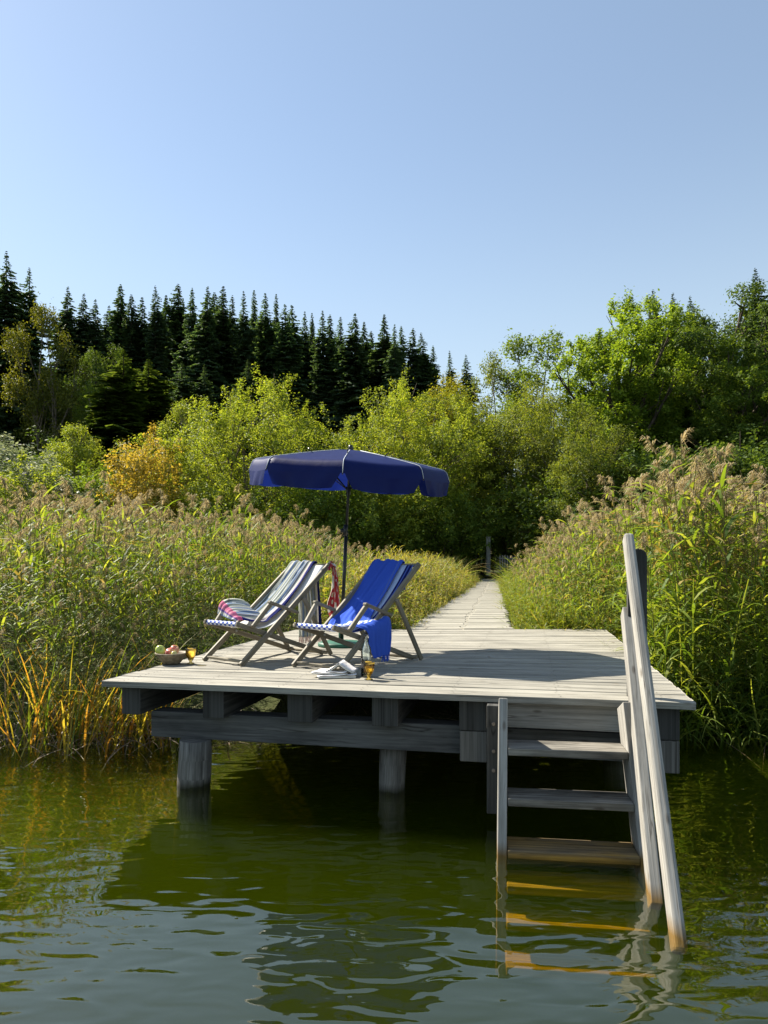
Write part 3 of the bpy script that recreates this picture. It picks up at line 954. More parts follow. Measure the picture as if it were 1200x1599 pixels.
magazine(mg, .004, .10, .29, .21, .014, 'lowest white magazine in the pile beside the bottle')
magazine(mg + Vector((-.035, .03, 0)), .026, -.24, .27, .20, .010, 'pale printed magazine lying under the open book')
bk = empty('open_book', (mg.x + .03, mg.y + .04, DECK + .045), -.12, 'open book lying face down like a tent on the magazines', 'book')
for s in (-1, 1):
    rows = []
    for i in range(9):
        f = i / 8
        x = s * (.003 + f * (.115 if s > 0 else .10)); z = .066 * (1 - f) - .006 * math.sin(f * math.pi)
        rows.append([(x, (j / 2 - .5) * .19, z) for j in range(3)])
    if s < 0: rows.reverse()
    MB().grid(rows).build('cover', M_PRINT, bk, solid=.003)
    rows2 = [[(p[0] * .96, p[1] * .96, p[2] - .010) for p in r] for r in rows]
    MB().grid(rows2).build('page_block', M_PAGE, bk, solid=.009)

# ------------------------------------------------------------------ gate and post at the end of the boardwalk
M_GREY = wood('gate_wood', (.10, .10, .09), (.2, .2, .18), (.3, .3, .27), 40, 2, .85, .3)
gp = V(793, 892, 35.6)
gate = empty('picket_gate', (gp.x, gp.y, gp.z), 0, 'small grey picket gate at the far end of the boardwalk', 'gate')
for i in range(7):
    x = -.38 + i * .125
    MB().bar((x, 0, .06), (x, 0, .80 + .03 * math.sin(i)), .06, .022, (1, 0, 0)).build('picket', M_LADDER, gate, .004)
for z in (.22, .66):
    MB().bar((-.44, .03, z), (.44, .03, z), .03, .07, (0, 1, 0)).build('rail', M_LADDER, gate, .004)
pp = V(763, 893, 34.8)
post = MB().bar((0, 0, -.2), (0, 0, 1.72), .20, .16, (1, 0, 0))
post.bar((0, 0, 1.724), (0, 0, 1.76), .24, .20, (1, 0, 0))
po = post.build('wooden_post', M_GREY, None, .01); po.location = pp
tag(po, 'tall weathered timber post left of the picket gate', 'post')

# ================================================================== plants
def rot_z(a):
    c, s = np.cos(a), np.sin(a)
    return c, s


def scatter(protos, pos, scale, rng, lean=0.06, sway=0.0, wind=(0.0, 0.0)):
    """merge copies of the prototypes (verts, quads, mat) at pos into one array set"""
    VV, QQ, MM, base_ = [], [], [], 0
    which = rng.integers(0, len(protos), len(pos))
    for k, (pv, pq, pm) in enumerate(protos):
        idx = np.where(which == k)[0]
        if not len(idx): continue
        n = len(idx)
        a = rng.uniform(0, 2 * np.pi, n)
        c, s = np.cos(a)[:, None], np.sin(a)[:, None]
        sc = scale[idx][:, None]
        x = (pv[None, :, 0] * c - pv[None, :, 1] * s) * sc
        y = (pv[None, :, 0] * s + pv[None, :, 1] * c) * sc
        z = pv[None, :, 2] * sc
        lx_, ly_ = rng.normal(wind[0], lean, n)[:, None], rng.normal(wind[1], lean, n)[:, None]
        px0, py0 = pos[idx, 0][:, None], pos[idx, 1][:, None]
        lx_ = lx_ + sway * (np.sin(px0 * 1.7 + py0 * .9) + np.sin(px0 * 3.9 - py0 * 2.3 + 1)); ly_ = ly_ + sway * np.sin(px0 * 2.3 - py0 * 1.4 + 2)
        x = x + lx_ * z * (0.6 + 0.2 * z); y = y + ly_ * z * (0.6 + 0.2 * z)
        P = np.stack([x + pos[idx, 0][:, None], y + pos[idx, 1][:, None], z + pos[idx, 2][:, None]], -1).reshape(-1, 3)
        q = (pq[None] + (np.arange(n) * len(pv))[:, None, None]).reshape(-1, 4) + base_
        VV.append(P); QQ.append(q); MM.append(np.tile(pm, n)); base_ += len(P)
    return np.concatenate(VV), np.concatenate(QQ), np.concatenate(MM)


class PB:
    """prototype builder: ribbons made of quads"""

    def __init__(s): s.v, s.q, s.m = [], [], []

    def strip(s, pts, widths, side, mi):
        b = len(s.v)
        for p, w, sd in zip(pts, widths, side):
            s.v.append(p - sd * w / 2); s.v.append(p + sd * w / 2)
        for i in range(len(pts) - 1):
            s.q.append((b + 2 * i, b + 2 * i + 1, b + 2 * i + 3, b + 2 * i + 2)); s.m.append(mi)

    def blade(s, p, az, el, L, w, droop, n, mi, twist=0.0):
        pts, ws, sd = [], [], []
        p = np.array(p, float); e = el
        for i in range(n + 1):
            f = i / n
            pts.append(p.copy())
            ws.append(w * max(0.06, (min(1, f * 5 + .35)) * (1 - f ** 2.2)))
            tw = twist * f
            h = np.array([-math.sin(az), math.cos(az), 0])
            up = np.array([-math.cos(az) * math.sin(e), -math.sin(az) * math.sin(e), math.cos(e)])
            sd.append(h * math.cos(tw) + up * math.sin(tw))
            d = np.array([math.cos(az) * math.cos(e), math.sin(az) * math.cos(e), math.sin(e)])
            p = p + d * L / n; e -= droop / n
        s.strip(pts, ws, sd, mi)

    def stem(s, pts, w, mi):
        pts = [np.array(p, float) for p in pts]
        k = len(pts)
        s.strip(pts, [w] * k, [np.array([1., 0, 0])] * k, mi)
        s.strip(pts, [w] * k, [np.array([0, 1., 0])] * k, mi)

    def get(s):
        return np.array(s.v, float), np.array(s.q, int), np.array(s.m, int)


def reed_proto(seed, H=2.6, plume=True, nl=12, lw=.036, low=.22):
    r = random.Random(seed); b = PB()
    bx, by = r.uniform(-.12, .12), r.uniform(-.12, .12)
    def ax_(t_): return np.array([bx * t_ ** 2, by * t_ ** 2, H * t_])
    b.stem([ax_(i / 5) for i in range(6)], .0085, 0)
    az = r.uniform(0, 6.3)
    for i in range(nl):
        t_ = low + (0.93 - low) * (i + r.random() * .6) / nl
        az += math.pi + r.uniform(-.7, .7)
        b.blade(ax_(t_), az, r.uniform(.55, 1.15), r.uniform(.34, .58), lw * r.uniform(.75, 1.15), r.uniform(.7, 2.1), 5, 1 if r.random() > .13 else 3, r.uniform(-.9, .9))
    if plume:
        paz = r.uniform(0, 6.3)
        for i in range(46):
            f = i / 46
            p = ax_(.965 + .05 * f * 1.4) + np.array([math.cos(paz) * .10 * f * f, math.sin(paz) * .10 * f * f, -.03 * f * f])
            a = paz + r.uniform(-1.5, 1.5)
            L = (.19 - .10 * f) * r.uniform(.6, 1.15)
            e = r.uniform(.3, 1.2)
            d0 = np.array([math.cos(a) * math.cos(e), math.sin(a) * math.cos(e), math.sin(e)])
            d1 = np.array([math.cos(a) * .7, math.sin(a) * .7, -.5])
            m_ = p + d0 * L * .5; q = m_ + d1 * L * .55
            sd = np.array([-math.sin(a), math.cos(a), 0])
            b.strip([p, m_, q], [.004, .011, .003], [sd] * 3, 2)
    return b.get()


def tuft_proto(seed, n=14, H=.6, w=.008, spread=.10, droop=(.5, 2.0), nm=3):
    r = random.Random(seed); b = PB()
    for i in range(n):
        az = r.uniform(0, 6.3); rr = spread * math.sqrt(r.random())
        b.blade((rr * math.cos(az), rr * math.sin(az), -.03), az + r.uniform(-.8, .8), r.uniform(.95, 1.5), H * r.uniform(.55, 1.15), w * r.uniform(.7, 1.2), r.uniform(*droop), 6, r.randrange(nm), r.uniform(-.6, .6))
    return b.get()


M_RSTEM = leafmat('reed_stem', [(.10, .11, .035), (.17, .15, .06), (.22, .18, .09)], .15)
M_RLEAF = leafmat('reed_leaf', [(.065, .115, .02), (.11, .175, .028), (.18, .245, .04), (.32, .35, .08)], .52, (1.5, 1.4, .45), .55, .22)
M_RPLUME = leafmat('reed_plume', [(.28, .22, .12), (.40, .33, .19), (.52, .45, .29)], .45, (1.1, 1.0, .75), .8, .1)
M_RDRY = leafmat('reed_dry_leaf', [(.24, .20, .05), (.33, .26, .08), (.42, .34, .14)], .45, (1.2, 1.05, .6), .6, .2)
M_RSTRAW = leafmat('reed_straw_leaf', [(.16, .17, .035), (.25, .235, .05), (.36, .30, .09)], .45, (1.25, 1.1, .5), .5, .3)
REEDM = [M_RSTEM, M_RLEAF, M_RPLUME, M_RDRY]
reeds = [reed_proto(100 + i, nl=14) for i in range(7)] + [reed_proto(120, plume=False), reed_proto(121, plume=False)]
reeds_thin = [reed_proto(140 + i, nl=7, lw=.020, low=.45) for i in range(4)]


def path_x(y):
    y = np.asarray(y, float)
    xl = np.interp(y, [9.3, 20, 34.9, 60], [.33, 2.35, 4.98, 9.5]); xr = np.interp(y, [9.3, 34.9, 60], [1.74, 5.78, 10])
    return xl, xr


def in_deck(x, y, m=.1):
    # deck footprint with a margin
    ok = np.ones_like(x, bool)
    P = [FL, FR, BR, BL]
    for i in range(4):
        a, b = P[i], P[(i + 1) % 4]
        nx_, ny_ = -(b.y - a.y), (b.x - a.x)
        L = math.hypot(nx_, ny_)
        ok &= ((x - a.x) * nx_ + (y - a.y) * ny_) / L > -m
    return ok


def pts_in(x0, x1, y0, y1, dens, rng):
    n = int((x1 - x0) * (y1 - y0) * dens)
    return rng.uniform(x0, x1, n), rng.uniform(y0, y1, n)


rng = np.random.default_rng(3)
# left reed bed
X1, Y1 = pts_in(-13, 1.2, 6.2, 24, 40, rng)
s = Y1 - shore(X1)
xl, xr = path_x(Y1)
bank = np.clip((Y1 - 9.4) * .10, 0, 1.4)
dleft = np.where(Y1 > 9.3, xl - .95 - bank - X1, 99)
keep = (s > -.12) & ~in_deck(X1, Y1, .22) & (dleft > 0) & (X1 > -.62 * Y1 - .8)
dens_k = np.where(s < 2.2, 1.0, np.where(s < 7, .55, .34))
keep &= rng.random(len(X1)) < dens_k
X1, Y1 = X1[keep], Y1[keep]
hgt = np.interp(Y1, [6.5, 8, 12, 24], [.69, .76, .82, .88]) * np.clip(rng.normal(.94, .12, len(X1)), .6, 1.16)
ex, ey = BL.x - FL.x, BL.y - FL.y
de = -((X1 - FL.x) * -ey + (Y1 - FL.y) * ex) / math.hypot(ex, ey)
de = np.where(de > 0, de, -de)
hgt *= np.where(Y1 < 10.2, np.interp(de, [.15, .7, 1.3, 2.0], [.34, .42, .70, 1.0]), 1.0)
dl = np.minimum(dleft[keep], 3.0)
hgt *= np.interp(dl, [0, .5, 3.0], [.50, .62, .98])
P1 = np.stack([X1, Y1, ground(X1, Y1) - .05], -1)
hgt *= 1 + .07 * np.sin(X1 * 1.9 + Y1) + .06 * np.sin(X1 * 4.3 - Y1 * 2.1)
v, q, m = scatter(reeds, P1, hgt, rng, .08, sway=.055, wind=(.03, -.02))
left_bed = np_mesh('reed_bed', v, q, m, REEDM)
tag(link('reed_bed', left_bed), 'tall green reeds with tan plumes left of the boardwalk, behind the deck chairs', 'reeds', kind='stuff')
NR1 = len(X1)
# right reed bed
X2, Y2 = pts_in(1.6, 13, 5.6, 26, 40, rng)
s = Y2 - shore(X2)
xl, xr = path_x(Y2)
dr = np.where(Y2 > 9.2, X2 - xr - .30, 99)
keep = (s > -.1) & ~in_deck(X2, Y2, .20) & (dr > 0) & (X2 < .66 * Y2 + 1.0)
keep &= rng.random(len(X2)) < np.where(s < 2.5, 1.0, np.where(s < 8, .6, .36))
X2, Y2 = X2[keep], Y2[keep]
dr = np.minimum(dr[keep], 3)
# distance to the deck's right edge keeps the nearest stalks lower
hgt = .86 * np.interp(X2 / Y2, [.3, .45, .6], [1.0, .96, .90]) * np.clip(rng.normal(.95, .12, len(X2)), .6, 1.18) * np.interp(dr, [0, .4, 1.6, 3], [.42, .62, .95, 1.0]) * np.interp(X2 / Y2, [.15, .3, .6], [.95, 1.0, 1.08])
P2 = np.stack([X2, Y2, ground(X2, Y2) - .05], -1)
v, q, m = scatter([reed_proto(170 + i, lw=.040, nl=15, low=.08) for i in range(7)] + [reed_proto(180, plume=False, lw=.034, nl=15, low=.05)], P2, hgt * (1 + .06 * np.sin(X2 * 2.1 + Y2) + .06 * np.sin(X2 * 4.7 - Y2 * 1.9)), rng, .08, sway=.055, wind=(-.05, -.04))
tag(link('reed_bed', np_mesh('reed_bed', v, q, m, REEDM)), 'tall broad-leaved reeds with feathery plumes right of the boardwalk and handrail', 'reeds', kind='stuff')

# grass banks along the boardwalk

def herb_proto(seed, H=.62, n=7, lw=.030):
    r = random.Random(seed); b = PB()
    for k in range(n):
        az = r.uniform(0, 6.3); rr = .12 * math.sqrt(r.random()); h = H * r.uniform(.5, 1.1)
        p0 = np.array([rr * math.cos(az), rr * math.sin(az), -.03]); ln = np.array([r.gauss(0, .14), r.gauss(0, .14), 1.0])
        b.stem([p0, p0 + ln * h * .5, p0 + ln * h], .005, 2)
        mi = r.choice((0, 0, 1))
        for j in range(11):
            f = .2 + .8 * j / 11
            b.blade(p0 + ln * h * f, r.uniform(0, 6.3), r.uniform(.1, 1.0), r.uniform(.09, .20) * (1.25 - f * .6), lw * r.uniform(.6, 1.2), r.uniform(.3, 1.6), 3, mi if r.random() < .8 else 1, r.uniform(-1, 1))
        if r.random() < .35:
            for j in range(8):
                b.blade(p0 + ln * h * (.95 + .02 * j), r.uniform(0, 6.3), r.uniform(.3, 1.2), r.uniform(.04, .09), .012, r.uniform(.3, 1.2), 2, 1, r.uniform(-1, 1))
    return b.get()


M_GRA = leafmat('bank_grass_green', [(.12, .18, .022), (.19, .25, .03), (.28, .32, .045)], .5, (1.25, 1.15, .4))
M_GRB = leafmat('bank_grass_yellow', [(.20, .21, .035), (.30, .28, .055), (.42, .36, .11)], .5, (1.2, 1.1, .5))
M_GRC = leafmat('bank_grass_dry', [(.24, .19, .07), (.38, .31, .13), (.46, .40, .2)], .4, (1.1, 1.0, .7))
tufts = [tuft_proto(300 + i, 12, .45, .013, .12, (.4, 2.4)) for i in range(3)] + [herb_proto(310 + i) for i in range(6)]
X3, Y3 = pts_in(-3, 8, 8.4, 36, 46, rng)
xl, xr = path_x(Y3)
d3 = xl - X3
wid = 1.15 + np.clip((Y3 - 9.4) * .10, 0, 1.4)
keep = (d3 > -.06) & (d3 < wid) & ~in_deck(X3, Y3, .02)
keep &= rng.random(len(X3)) < np.interp(Y3, [9, 16, 36], [1, .8, .4])
X3, Y3, d3 = X3[keep], Y3[keep], d3[keep]
hg = np.interp(d3, [-.06, .15, .7, 1.6], [.45, .75, 1.25, 1.9]) * rng.uniform(.7, 1.15, len(X3))
P3 = np.stack([X3, Y3, np.maximum(ground(X3, Y3), np.interp(Y3, [9, 35], [.60, 1.04])) - .06], -1)
v, q, m = scatter(tufts, P3, hg, rng, .10, wind=(.05, -.05))
tag(link('bank_grass', np_mesh('bank_grass', v, q, m, [M_GRA, M_GRB, M_GRC])), 'sunny yellow-green weeds and grass along the left edge of the boardwalk', 'grass', kind='stuff')
X4, Y4 = pts_in(1.4, 9, 8.6, 36, 46, rng)
xl, xr = path_x(Y4)
d4 = X4 - xr
wd4 = np.interp(Y4, [9, 12, 36], [.75, .6, .6])
edge_d = np.where(Y4 < 10.2, True, False)
near_back = (Y4 > 9.36) & (Y4 < 10.0) & (X4 > 1.7) & (X4 < 3.6)
keep = (((d4 > -.05) & (d4 < wd4) & (Y4 > 9.3)) | near_back) & ~in_deck(X4, Y4, .02)
keep &= rng.random(len(X4)) < np.interp(Y4, [9, 16, 36], [1, .8, .4])
X4, Y4, d4 = X4[keep], Y4[keep], d4[keep]
hg = np.interp(d4, [-.05, .1, .5], [.5, .8, 1.25]) * rng.uniform(.7, 1.15, len(X4))
P4 = np.stack([X4, Y4, np.maximum(ground(X4, Y4), np.interp(Y4, [9, 35], [.54, 1.04])) - .06], -1)
wide = [tuft_proto(330 + i, 11, .60, .024, .12, (.8, 2.6)) for i in range(5)] + [herb_proto(340 + i, .6, 6, .026) for i in range(3)]
v, q, m = scatter(wide, P4, hg, rng, .10, wind=(-.08, -.06))
tag(link('bank_grass', np_mesh('bank_grass', v, q, m, [M_GRA, M_GRA, M_GRB])), 'bright broad-bladed grass along the right edge of the boardwalk', 'grass', kind='stuff')
# low growth between the reeds and the trees
X5, Y5 = pts_in(-26, 30, 20, 46, 3.2, rng)
xl, xr = path_x(Y5)
keep = ((X5 < xl - 1.0) | (X5 > xr + .6))
X5, Y5 = X5[keep], Y5[keep]
P5 = np.stack([X5, Y5, ground(X5, Y5) - .05], -1)
v, q, m = scatter([tuft_proto(360 + i, 16, 1.3, .04, .3) for i in range(4)], P5, rng.uniform(.7, 1.5, len(X5)), rng, .1)
tag(link('meadow_grass', np_mesh('meadow_grass', v, q, m, [M_GRA, M_RLEAF, M_GRC])), 'rough meadow grass between the reeds and the trees', 'grass', kind='stuff')

# low leafy growth hanging over the right waterline
n7 = 900
X7 = rng.uniform(2.1, 6.5, n7); Y7 = shore(X7) + rng.uniform(-.30, .75, n7)
keep = ~in_deck(X7, Y7, .12)
X7, Y7 = X7[keep], Y7[keep]
P7 = np.stack([X7, Y7, np.maximum(ground(X7, Y7), -.08)], -1)
v, q, m = scatter([tuft_proto(380 + i, 12, .95, .026, .13, (.8, 2.4)) for i in range(4)] + [reed_proto(390 + i, H=1.5, plume=False, nl=13, lw=.032, low=.05) for i in range(3)], P7, rng.uniform(.55, 1.1, len(X7)), rng, .12, wind=(-.05, -.12))
tag(link('shore_grass', np_mesh('shore_grass', v, q, np.minimum(m, 2), [M_RLEAF, M_RLEAF, M_GRA])), 'dark leafy shore grass hanging over the water right of the deck', 'grass', kind='stuff')

# sedge clumps at the left water's edge
M_SG = leafmat('sedge_green', [(.10, .15, .02), (.16, .20, .03)], .5, (1.3, 1.2, .4))
M_SY = leafmat('sedge_yellow', [(.36, .33, .045), (.50, .42, .08)], .55, (1.2, 1.0, .4))
M_SO = leafmat('sedge_orange', [(.42, .27, .05), (.50, .35, .06), (.36, .19, .04)], .5, (1.25, .9, .4))
M_SD = leafmat('sedge_dead', [(.10, .07, .045), (.19, .14, .09), (.28, .22, .15)], .2, (1.0, .9, .8))
for i, (px, py, sc, lab) in enumerate((
        (45, 1150, 1.0, 'leftmost yellow sedge clump at the water edge, mostly green blades'),
        (118, 1168, 1.12, 'big yellow and orange sedge clump leaning in front of the reeds'),
        (172, 1155, 1.05, 'orange sedge clump close to the deck corner'),
        (232, 1160, .75, 'small green sedge clump under the deck corner beside the pile'))):
    p = G(px, py, 0.0)
    r = random.Random(500 + i); b = PB()
    for k in range(95 if i else 60):
        az = r.uniform(0, 6.3); rr = .42 * math.sqrt(r.random()) * sc
        mi = r.choice([0, 0, 1, 1, 1, 2, 2] if i in (1,) else ([0, 0, 1, 1, 2, 3] if i in (0, 3) else [0, 1, 1, 2, 2, 2]))
        b.blade((rr * math.cos(az) * 1.3, rr * math.sin(az) * .7, -.05), r.gauss(-.3, 1.4), r.uniform(.95, 1.5), r.uniform(.5, 1.1) * sc, r.uniform(.011, .021), r.uniform(.1, 1.4), 7, mi, r.uniform(-.6, .6))
    for k in range(90):
        az = r.uniform(0, 6.3); rr = .55 * math.sqrt(r.random())
        b.blade((rr * math.cos(az) * 1.5, rr * math.sin(az) * .6, r.uniform(-.02, .12)), r.uniform(0, 6.3), r.uniform(-.2, .7), r.uniform(.15, .55), r.uniform(.006, .014), r.uniform(.4, 1.8), 5, 3, r.uniform(-1, 1))
    pv, pq, pm = b.get()
    o = link('sedge_clump', np_mesh('sedge_clump', pv, pq, pm, [M_SG, M_SY, M_SO, M_SD]))
    o.location = (p.x, p.y, max(0.0, gz(p.x, p.y)))
    tag(o, lab, 'sedge', 'sedge clumps at the shore')

# dead stalks and litter along the waterline
b = PB(); r = random.Random(77)
for k in range(700):
    x = r.uniform(-7, 7.5); y = float(shore(np.array(x))) + r.uniform(-.35, .5)
    b.blade((x, y, max(.005, gz(x, y)) + r.uniform(0, .06)), r.uniform(0, 6.3), r.uniform(-.1, .5), r.uniform(.2, .8), r.uniform(.006, .014), r.uniform(.2, 1.2), 5, 0, r.uniform(-1, 1))
pv, pq, pm = b.get()
tag(link('shore_litter', np_mesh('shore_litter', pv, pq, pm, [M_SD])), 'dead broken stalks lying along the waterline', 'plant litter', kind='stuff')


b = PB(); r = random.Random(78)
for k in range(46):
    yy = 9.6 + 20 * r.random() ** 1.8
    xl_, xr_ = path_x(yy)
    e = r.choice((0.04, .1, .9, .96)) + r.uniform(-.06, .1)
    b.blade((float(xl_ + (xr_ - xl_) * e), yy, DECK + .012 + max(0, (yy - 9.9) / 25.6) * .36), r.uniform(0, 6.3), .03, r.uniform(.12, .5), r.uniform(.008, .018), .03, 4, 0, 0)
for k in range(30):
    q = dk(r.random(), r.random() ** .6)
    b.blade((q.x, q.y, DECK + .006), r.uniform(0, 6.3), .05, r.uniform(.04, .14), r.uniform(.006, .016), .1, 3, 0, 0)
pv, pq, pm = b.get()
tag(link('fallen_leaves', np_mesh('fallen_leaves', pv, pq, pm, [M_SD])), 'dry leaves and stalks blown onto the deck and boardwalk', 'dry leaves', kind='stuff')


# ------------------------------------------------------------------ trees
def leaf_quads(C, N, size, rng, aspect=.55):
    """one folded rhombic leaf per centre C with normal N"""
    n = len(C)
    N = N / (np.linalg.norm(N, axis=1, keepdims=True) + 1e-9)
    r = rng.normal(size=(n, 3))
    U = np.cross(N, r); U /= (np.linalg.norm(U, axis=1, keepdims=True) + 1e-9)
    Wd = np.cross(N, U)
    s_ = size * rng.uniform(.6, 1.25, n)[:, None]
    a = C - U * s_ * .5; c = C + U * s_ * .5
    b = C + Wd * s_ * aspect * .5 + N * s_ * .08; d = C - Wd * s_ * aspect * .5 + N * s_ * .08
    P = np.stack([a, b, c, d], 1).reshape(-1, 3)
    Q = np.arange(n * 4).reshape(-1, 4)
    return P, Q


def tube_np(pts, rads, n=6):
    mbx = MB(); mbx.tube(pts, rads, n, caps=False)
    return mbx


def broadleaf(seed, H, Wd, leaf=.16, nleaf=24000, base=.10, nlobe=22, lobe=.30, shape='round', airy=0.0, trunks=1, tr=.18, gauss=.30, lean=0.0):
    """returns trunk mesh builder and crown arrays; H height, Wd crown width; stands on z=0"""
    rg = np.random.default_rng(seed); r = random.Random(seed)
    cz, rz_, rx = H * (base + (1 - base) / 2), H * (1 - base) / 2, Wd / 2
    L = []
    for i in range(nlobe):
        # lobe centres near the envelope surface
        ga = math.pi * (3 - math.sqrt(5)) * i + r.uniform(-.3, .3)
        zz = 1 - 2 * (i + .5) / nlobe
        rr = math.sqrt(max(0, 1 - zz * zz))
        k = r.uniform(.42, .84)
        f = 1.0
        if shape == 'cone': f = .35 + .75 * (1 - (zz + 1) / 2)
        if shape == 'vase': f = .60 + .45 * (zz + 1) / 2
        if shape == 'bush': f = .85 + .2 * (1 - (zz + 1) / 2)
        L.append((np.array([math.cos(ga) * rr * rx * k * f + lean * (zz + 1) * H * .25, math.sin(ga) * rr * rx * k * f, cz + zz * rz_ * (k + .08)]), lobe * Wd * r.uniform(.55, 1.05) * (0.75 if zz > .6 else 1)))
    L.append((np.array([0, 0, cz]), lobe * Wd * 1.1))
    wts = np.array([q[1] ** 2 for q in L]); wts /= wts.sum()
    nsp = nlobe * 16
    which = rg.choice(len(L), nsp, p=wts)
    cen = np.array([q[0] for q in L])[which]; rad = np.array([q[1] for q in L])[which]
    d = rg.normal(size=(nsp, 3)); d[:, 2] = d[:, 2] * .8 + .45; d /= np.linalg.norm(d, axis=1, keepdims=True)
    b0 = cen + d * (rad * rg.uniform(.05, .45, nsp))[:, None]
    tip = cen + d * (rad * rg.uniform(.75, 1.12 + .25 * max(0, airy), nsp))[:, None] + np.array([0, 0, 1]) * (rad * rg.uniform(0, .25, nsp))[:, None]
    k = nleaf // nsp
    tt = rg.random((nsp, k)) ** .62
    sg = gauss * rg.uniform(.55, 1.3, nsp)[:, None] * (1.15 - .75 * tt)
    C = (b0[:, None, :] + (tip - b0)[:, None, :] * tt[:, :, None] + rg.normal(size=(nsp, k, 3)) * sg[:, :, None]).reshape(-1, 3)
    C[:, 2] = np.maximum(C[:, 2], H * base * .5 + .05)
    N = np.repeat(d, k, 0) * .5 + np.array([0, 0, .7]) + rg.normal(0, .55, (len(C), 3))
    P, Q = leaf_quads(C, N, leaf, rg)
    tb = MB()
    for k in range(trunks):
        a = 2 * math.pi * k / max(1, trunks) + r.random()
        sp = (0 if trunks == 1 else .25 * rx)
        p1 = Vector((math.cos(a) * sp * .25, math.sin(a) * sp * .25, 0)); p2 = Vector((math.cos(a) * sp, math.sin(a) * sp, H * .62))
        pts = [p1.lerp(p2, f) + Vector((r.uniform(-1, 1), r.uniform(-1, 1), 0)) * .04 * H * .15 * (f > 0) for f in (0, .25, .5, .75, 1)]
        pts[0] = p1 + Vector((0, 0, -.3))
        tr_k = tr / math.sqrt(trunks)
        tb.tube(pts, [tr_k * x for x in (1.25, .95, .75, .5, .25)], 8, caps=False)
        for j, (c, rd) in enumerate(L):
            if j % trunks != k: continue
            f = min(.95, max(.18, (c[2] / (H * .62)) * .62))
            s0 = p1.lerp(p2, f); e0 = Vector(c)
            md = s0.lerp(e0, .5) + Vector((0, 0, .06 * H * r.uniform(-.3, .8)))
            tb.tube([s0, md, e0], [tr_k * .42, tr_k * .26, tr_k * .08], 5, caps=False)
            for _ in range(3):
                dv = Vector((r.gauss(0, 1), r.gauss(0, 1), r.gauss(.3, .8))).normalized()
                tb.tube([md.lerp(e0, r.random()), e0 + dv * rd * .8], [tr_k * .12, .012], 4, caps=False)
    return tb, (P, Q)


def spruce(seed, H=24, Wd=5.2, bare=.18, dens=1.0):
    rg = np.random.default_rng(seed); r = random.Random(seed)
    C, U, Nn, S_, = [], [], [], []
    P, Q, k = [], [], 0
    nb = int(120 * dens)
    tb = MB()
    tb.tube([(0, 0, -1), (0, 0, H * .3), (0, 0, H * .7), (0, 0, H * .99)], [.30 * H / 24, .22 * H / 24, .11 * H / 24, .015], 8, caps=False)
    allC, allN, allU, allS = [], [], [], []
    ph = [r.uniform(0, 6.3) for _ in range(4)]
    for i in range(nb):
        f = bare + (1 - bare) * ((i + r.random() * .6) / nb) ** .80
        z = H * f
        R0 = Wd / 2 * ((1 - f) ** .76 * 1.08) * (1 if f > bare + .10 else (.45 + (f - bare) * 5.5))
        R0 = max(R0 * (1 + .16 * math.sin(f * 21 + ph[0]) + .12 * math.sin(f * 47 + ph[1])), .05)
        nbr = r.randint(5, 8) if f < .9 else 4
        a0 = r.uniform(0, 6.3)
        for b_i in range(nbr):
            a = a0 + 2 * math.pi * b_i / nbr + r.uniform(-.3, .3)
            if r.random() < .10: continue
            R = R0 * r.uniform(.5, 1.2) * (1 + .22 * math.sin(a + ph[2] + f * 6))
            sl_a = .55 * (f - .62) + r.uniform(-.12, .1)      # upper branches rise, lower droop
            n = max(4, int(R * 11))
            t_ = (np.arange(n) + rg.random(n)) / n
            rr = R * (.12 + .88 * t_)
            droop = -.30 * R * t_ ** 1.3 + .22 * R * np.clip(t_ - .7, 0, 1) ** 1.0
            base_ = np.stack([np.cos(a) * rr, np.sin(a) * rr, z + rr * sl_a + droop], -1)
            for sgn in (-1, 1, 0):
                L = (.09 + .31 * R) * (1.15 - t_ * .65) * rg.uniform(.7, 1.2, n) * (0.75 if sgn == 0 else 1)
                ang = a + sgn * rg.uniform(.5, 1.0, n)
                dirv = np.stack([np.cos(ang), np.sin(ang), -.25 - .35 * rg.random(n) - (.4 if sgn == 0 else 0)], -1)
                dirv /= np.linalg.norm(dirv, axis=1, keepdims=True)
                side = np.stack([-np.sin(ang), np.cos(ang), rg.normal(0, .35, n)], -1)
                w = (.03 + .07 * R)
                p0 = base_; p1 = base_ + dirv * L[:, None]
                pm_ = base_ + dirv * L[:, None] * .45
                quad = np.stack([p0, pm_ + side * w, p1, pm_ - side * w], 1)
                P.append(quad.reshape(-1, 3))
    P = np.concatenate(P)
    Q = np.arange(len(P)).reshape(-1, 4)
    return tb, (P, Q)


def tree_meshes(name, tb, crown, bark, leafm):
    P, Q = crown
    cm = np_mesh(name + '_crown', P, Q, np.zeros(len(Q)), [leafm])
    tm = bpy.data.meshes.new(name + '_trunk')
    tm.from_pydata([tuple(v) for v in tb.v], [], tb.f)
    tm.polygons.foreach_set('use_smooth', [True] * len(tb.f))
    tm.materials.append(bark)
    return tm, cm


def put_tree(name, meshes, px, top, Y, H0, label, cat, group=None, wscale=1.0, rz=None, leafm=None, sink=.1):
    x = (px - CX) / F * Y
    z0 = gz(x, Y) - sink
    ztop = CAMZ + (HZ - top) / F * Y
    s_ = (ztop - z0) / H0
    e = empty(name, (x, Y, z0), rz if rz is not None else random.uniform(0, 6.3), label, cat, group)
    e.scale = (s_ * wscale, s_ * wscale, s_)
    a = link('trunk', meshes[0], e); b = link('crown', meshes[1], e)
    if leafm:
        b.material_slots[0].link = 'OBJECT'; b.material_slots[0].material = leafm
    return e


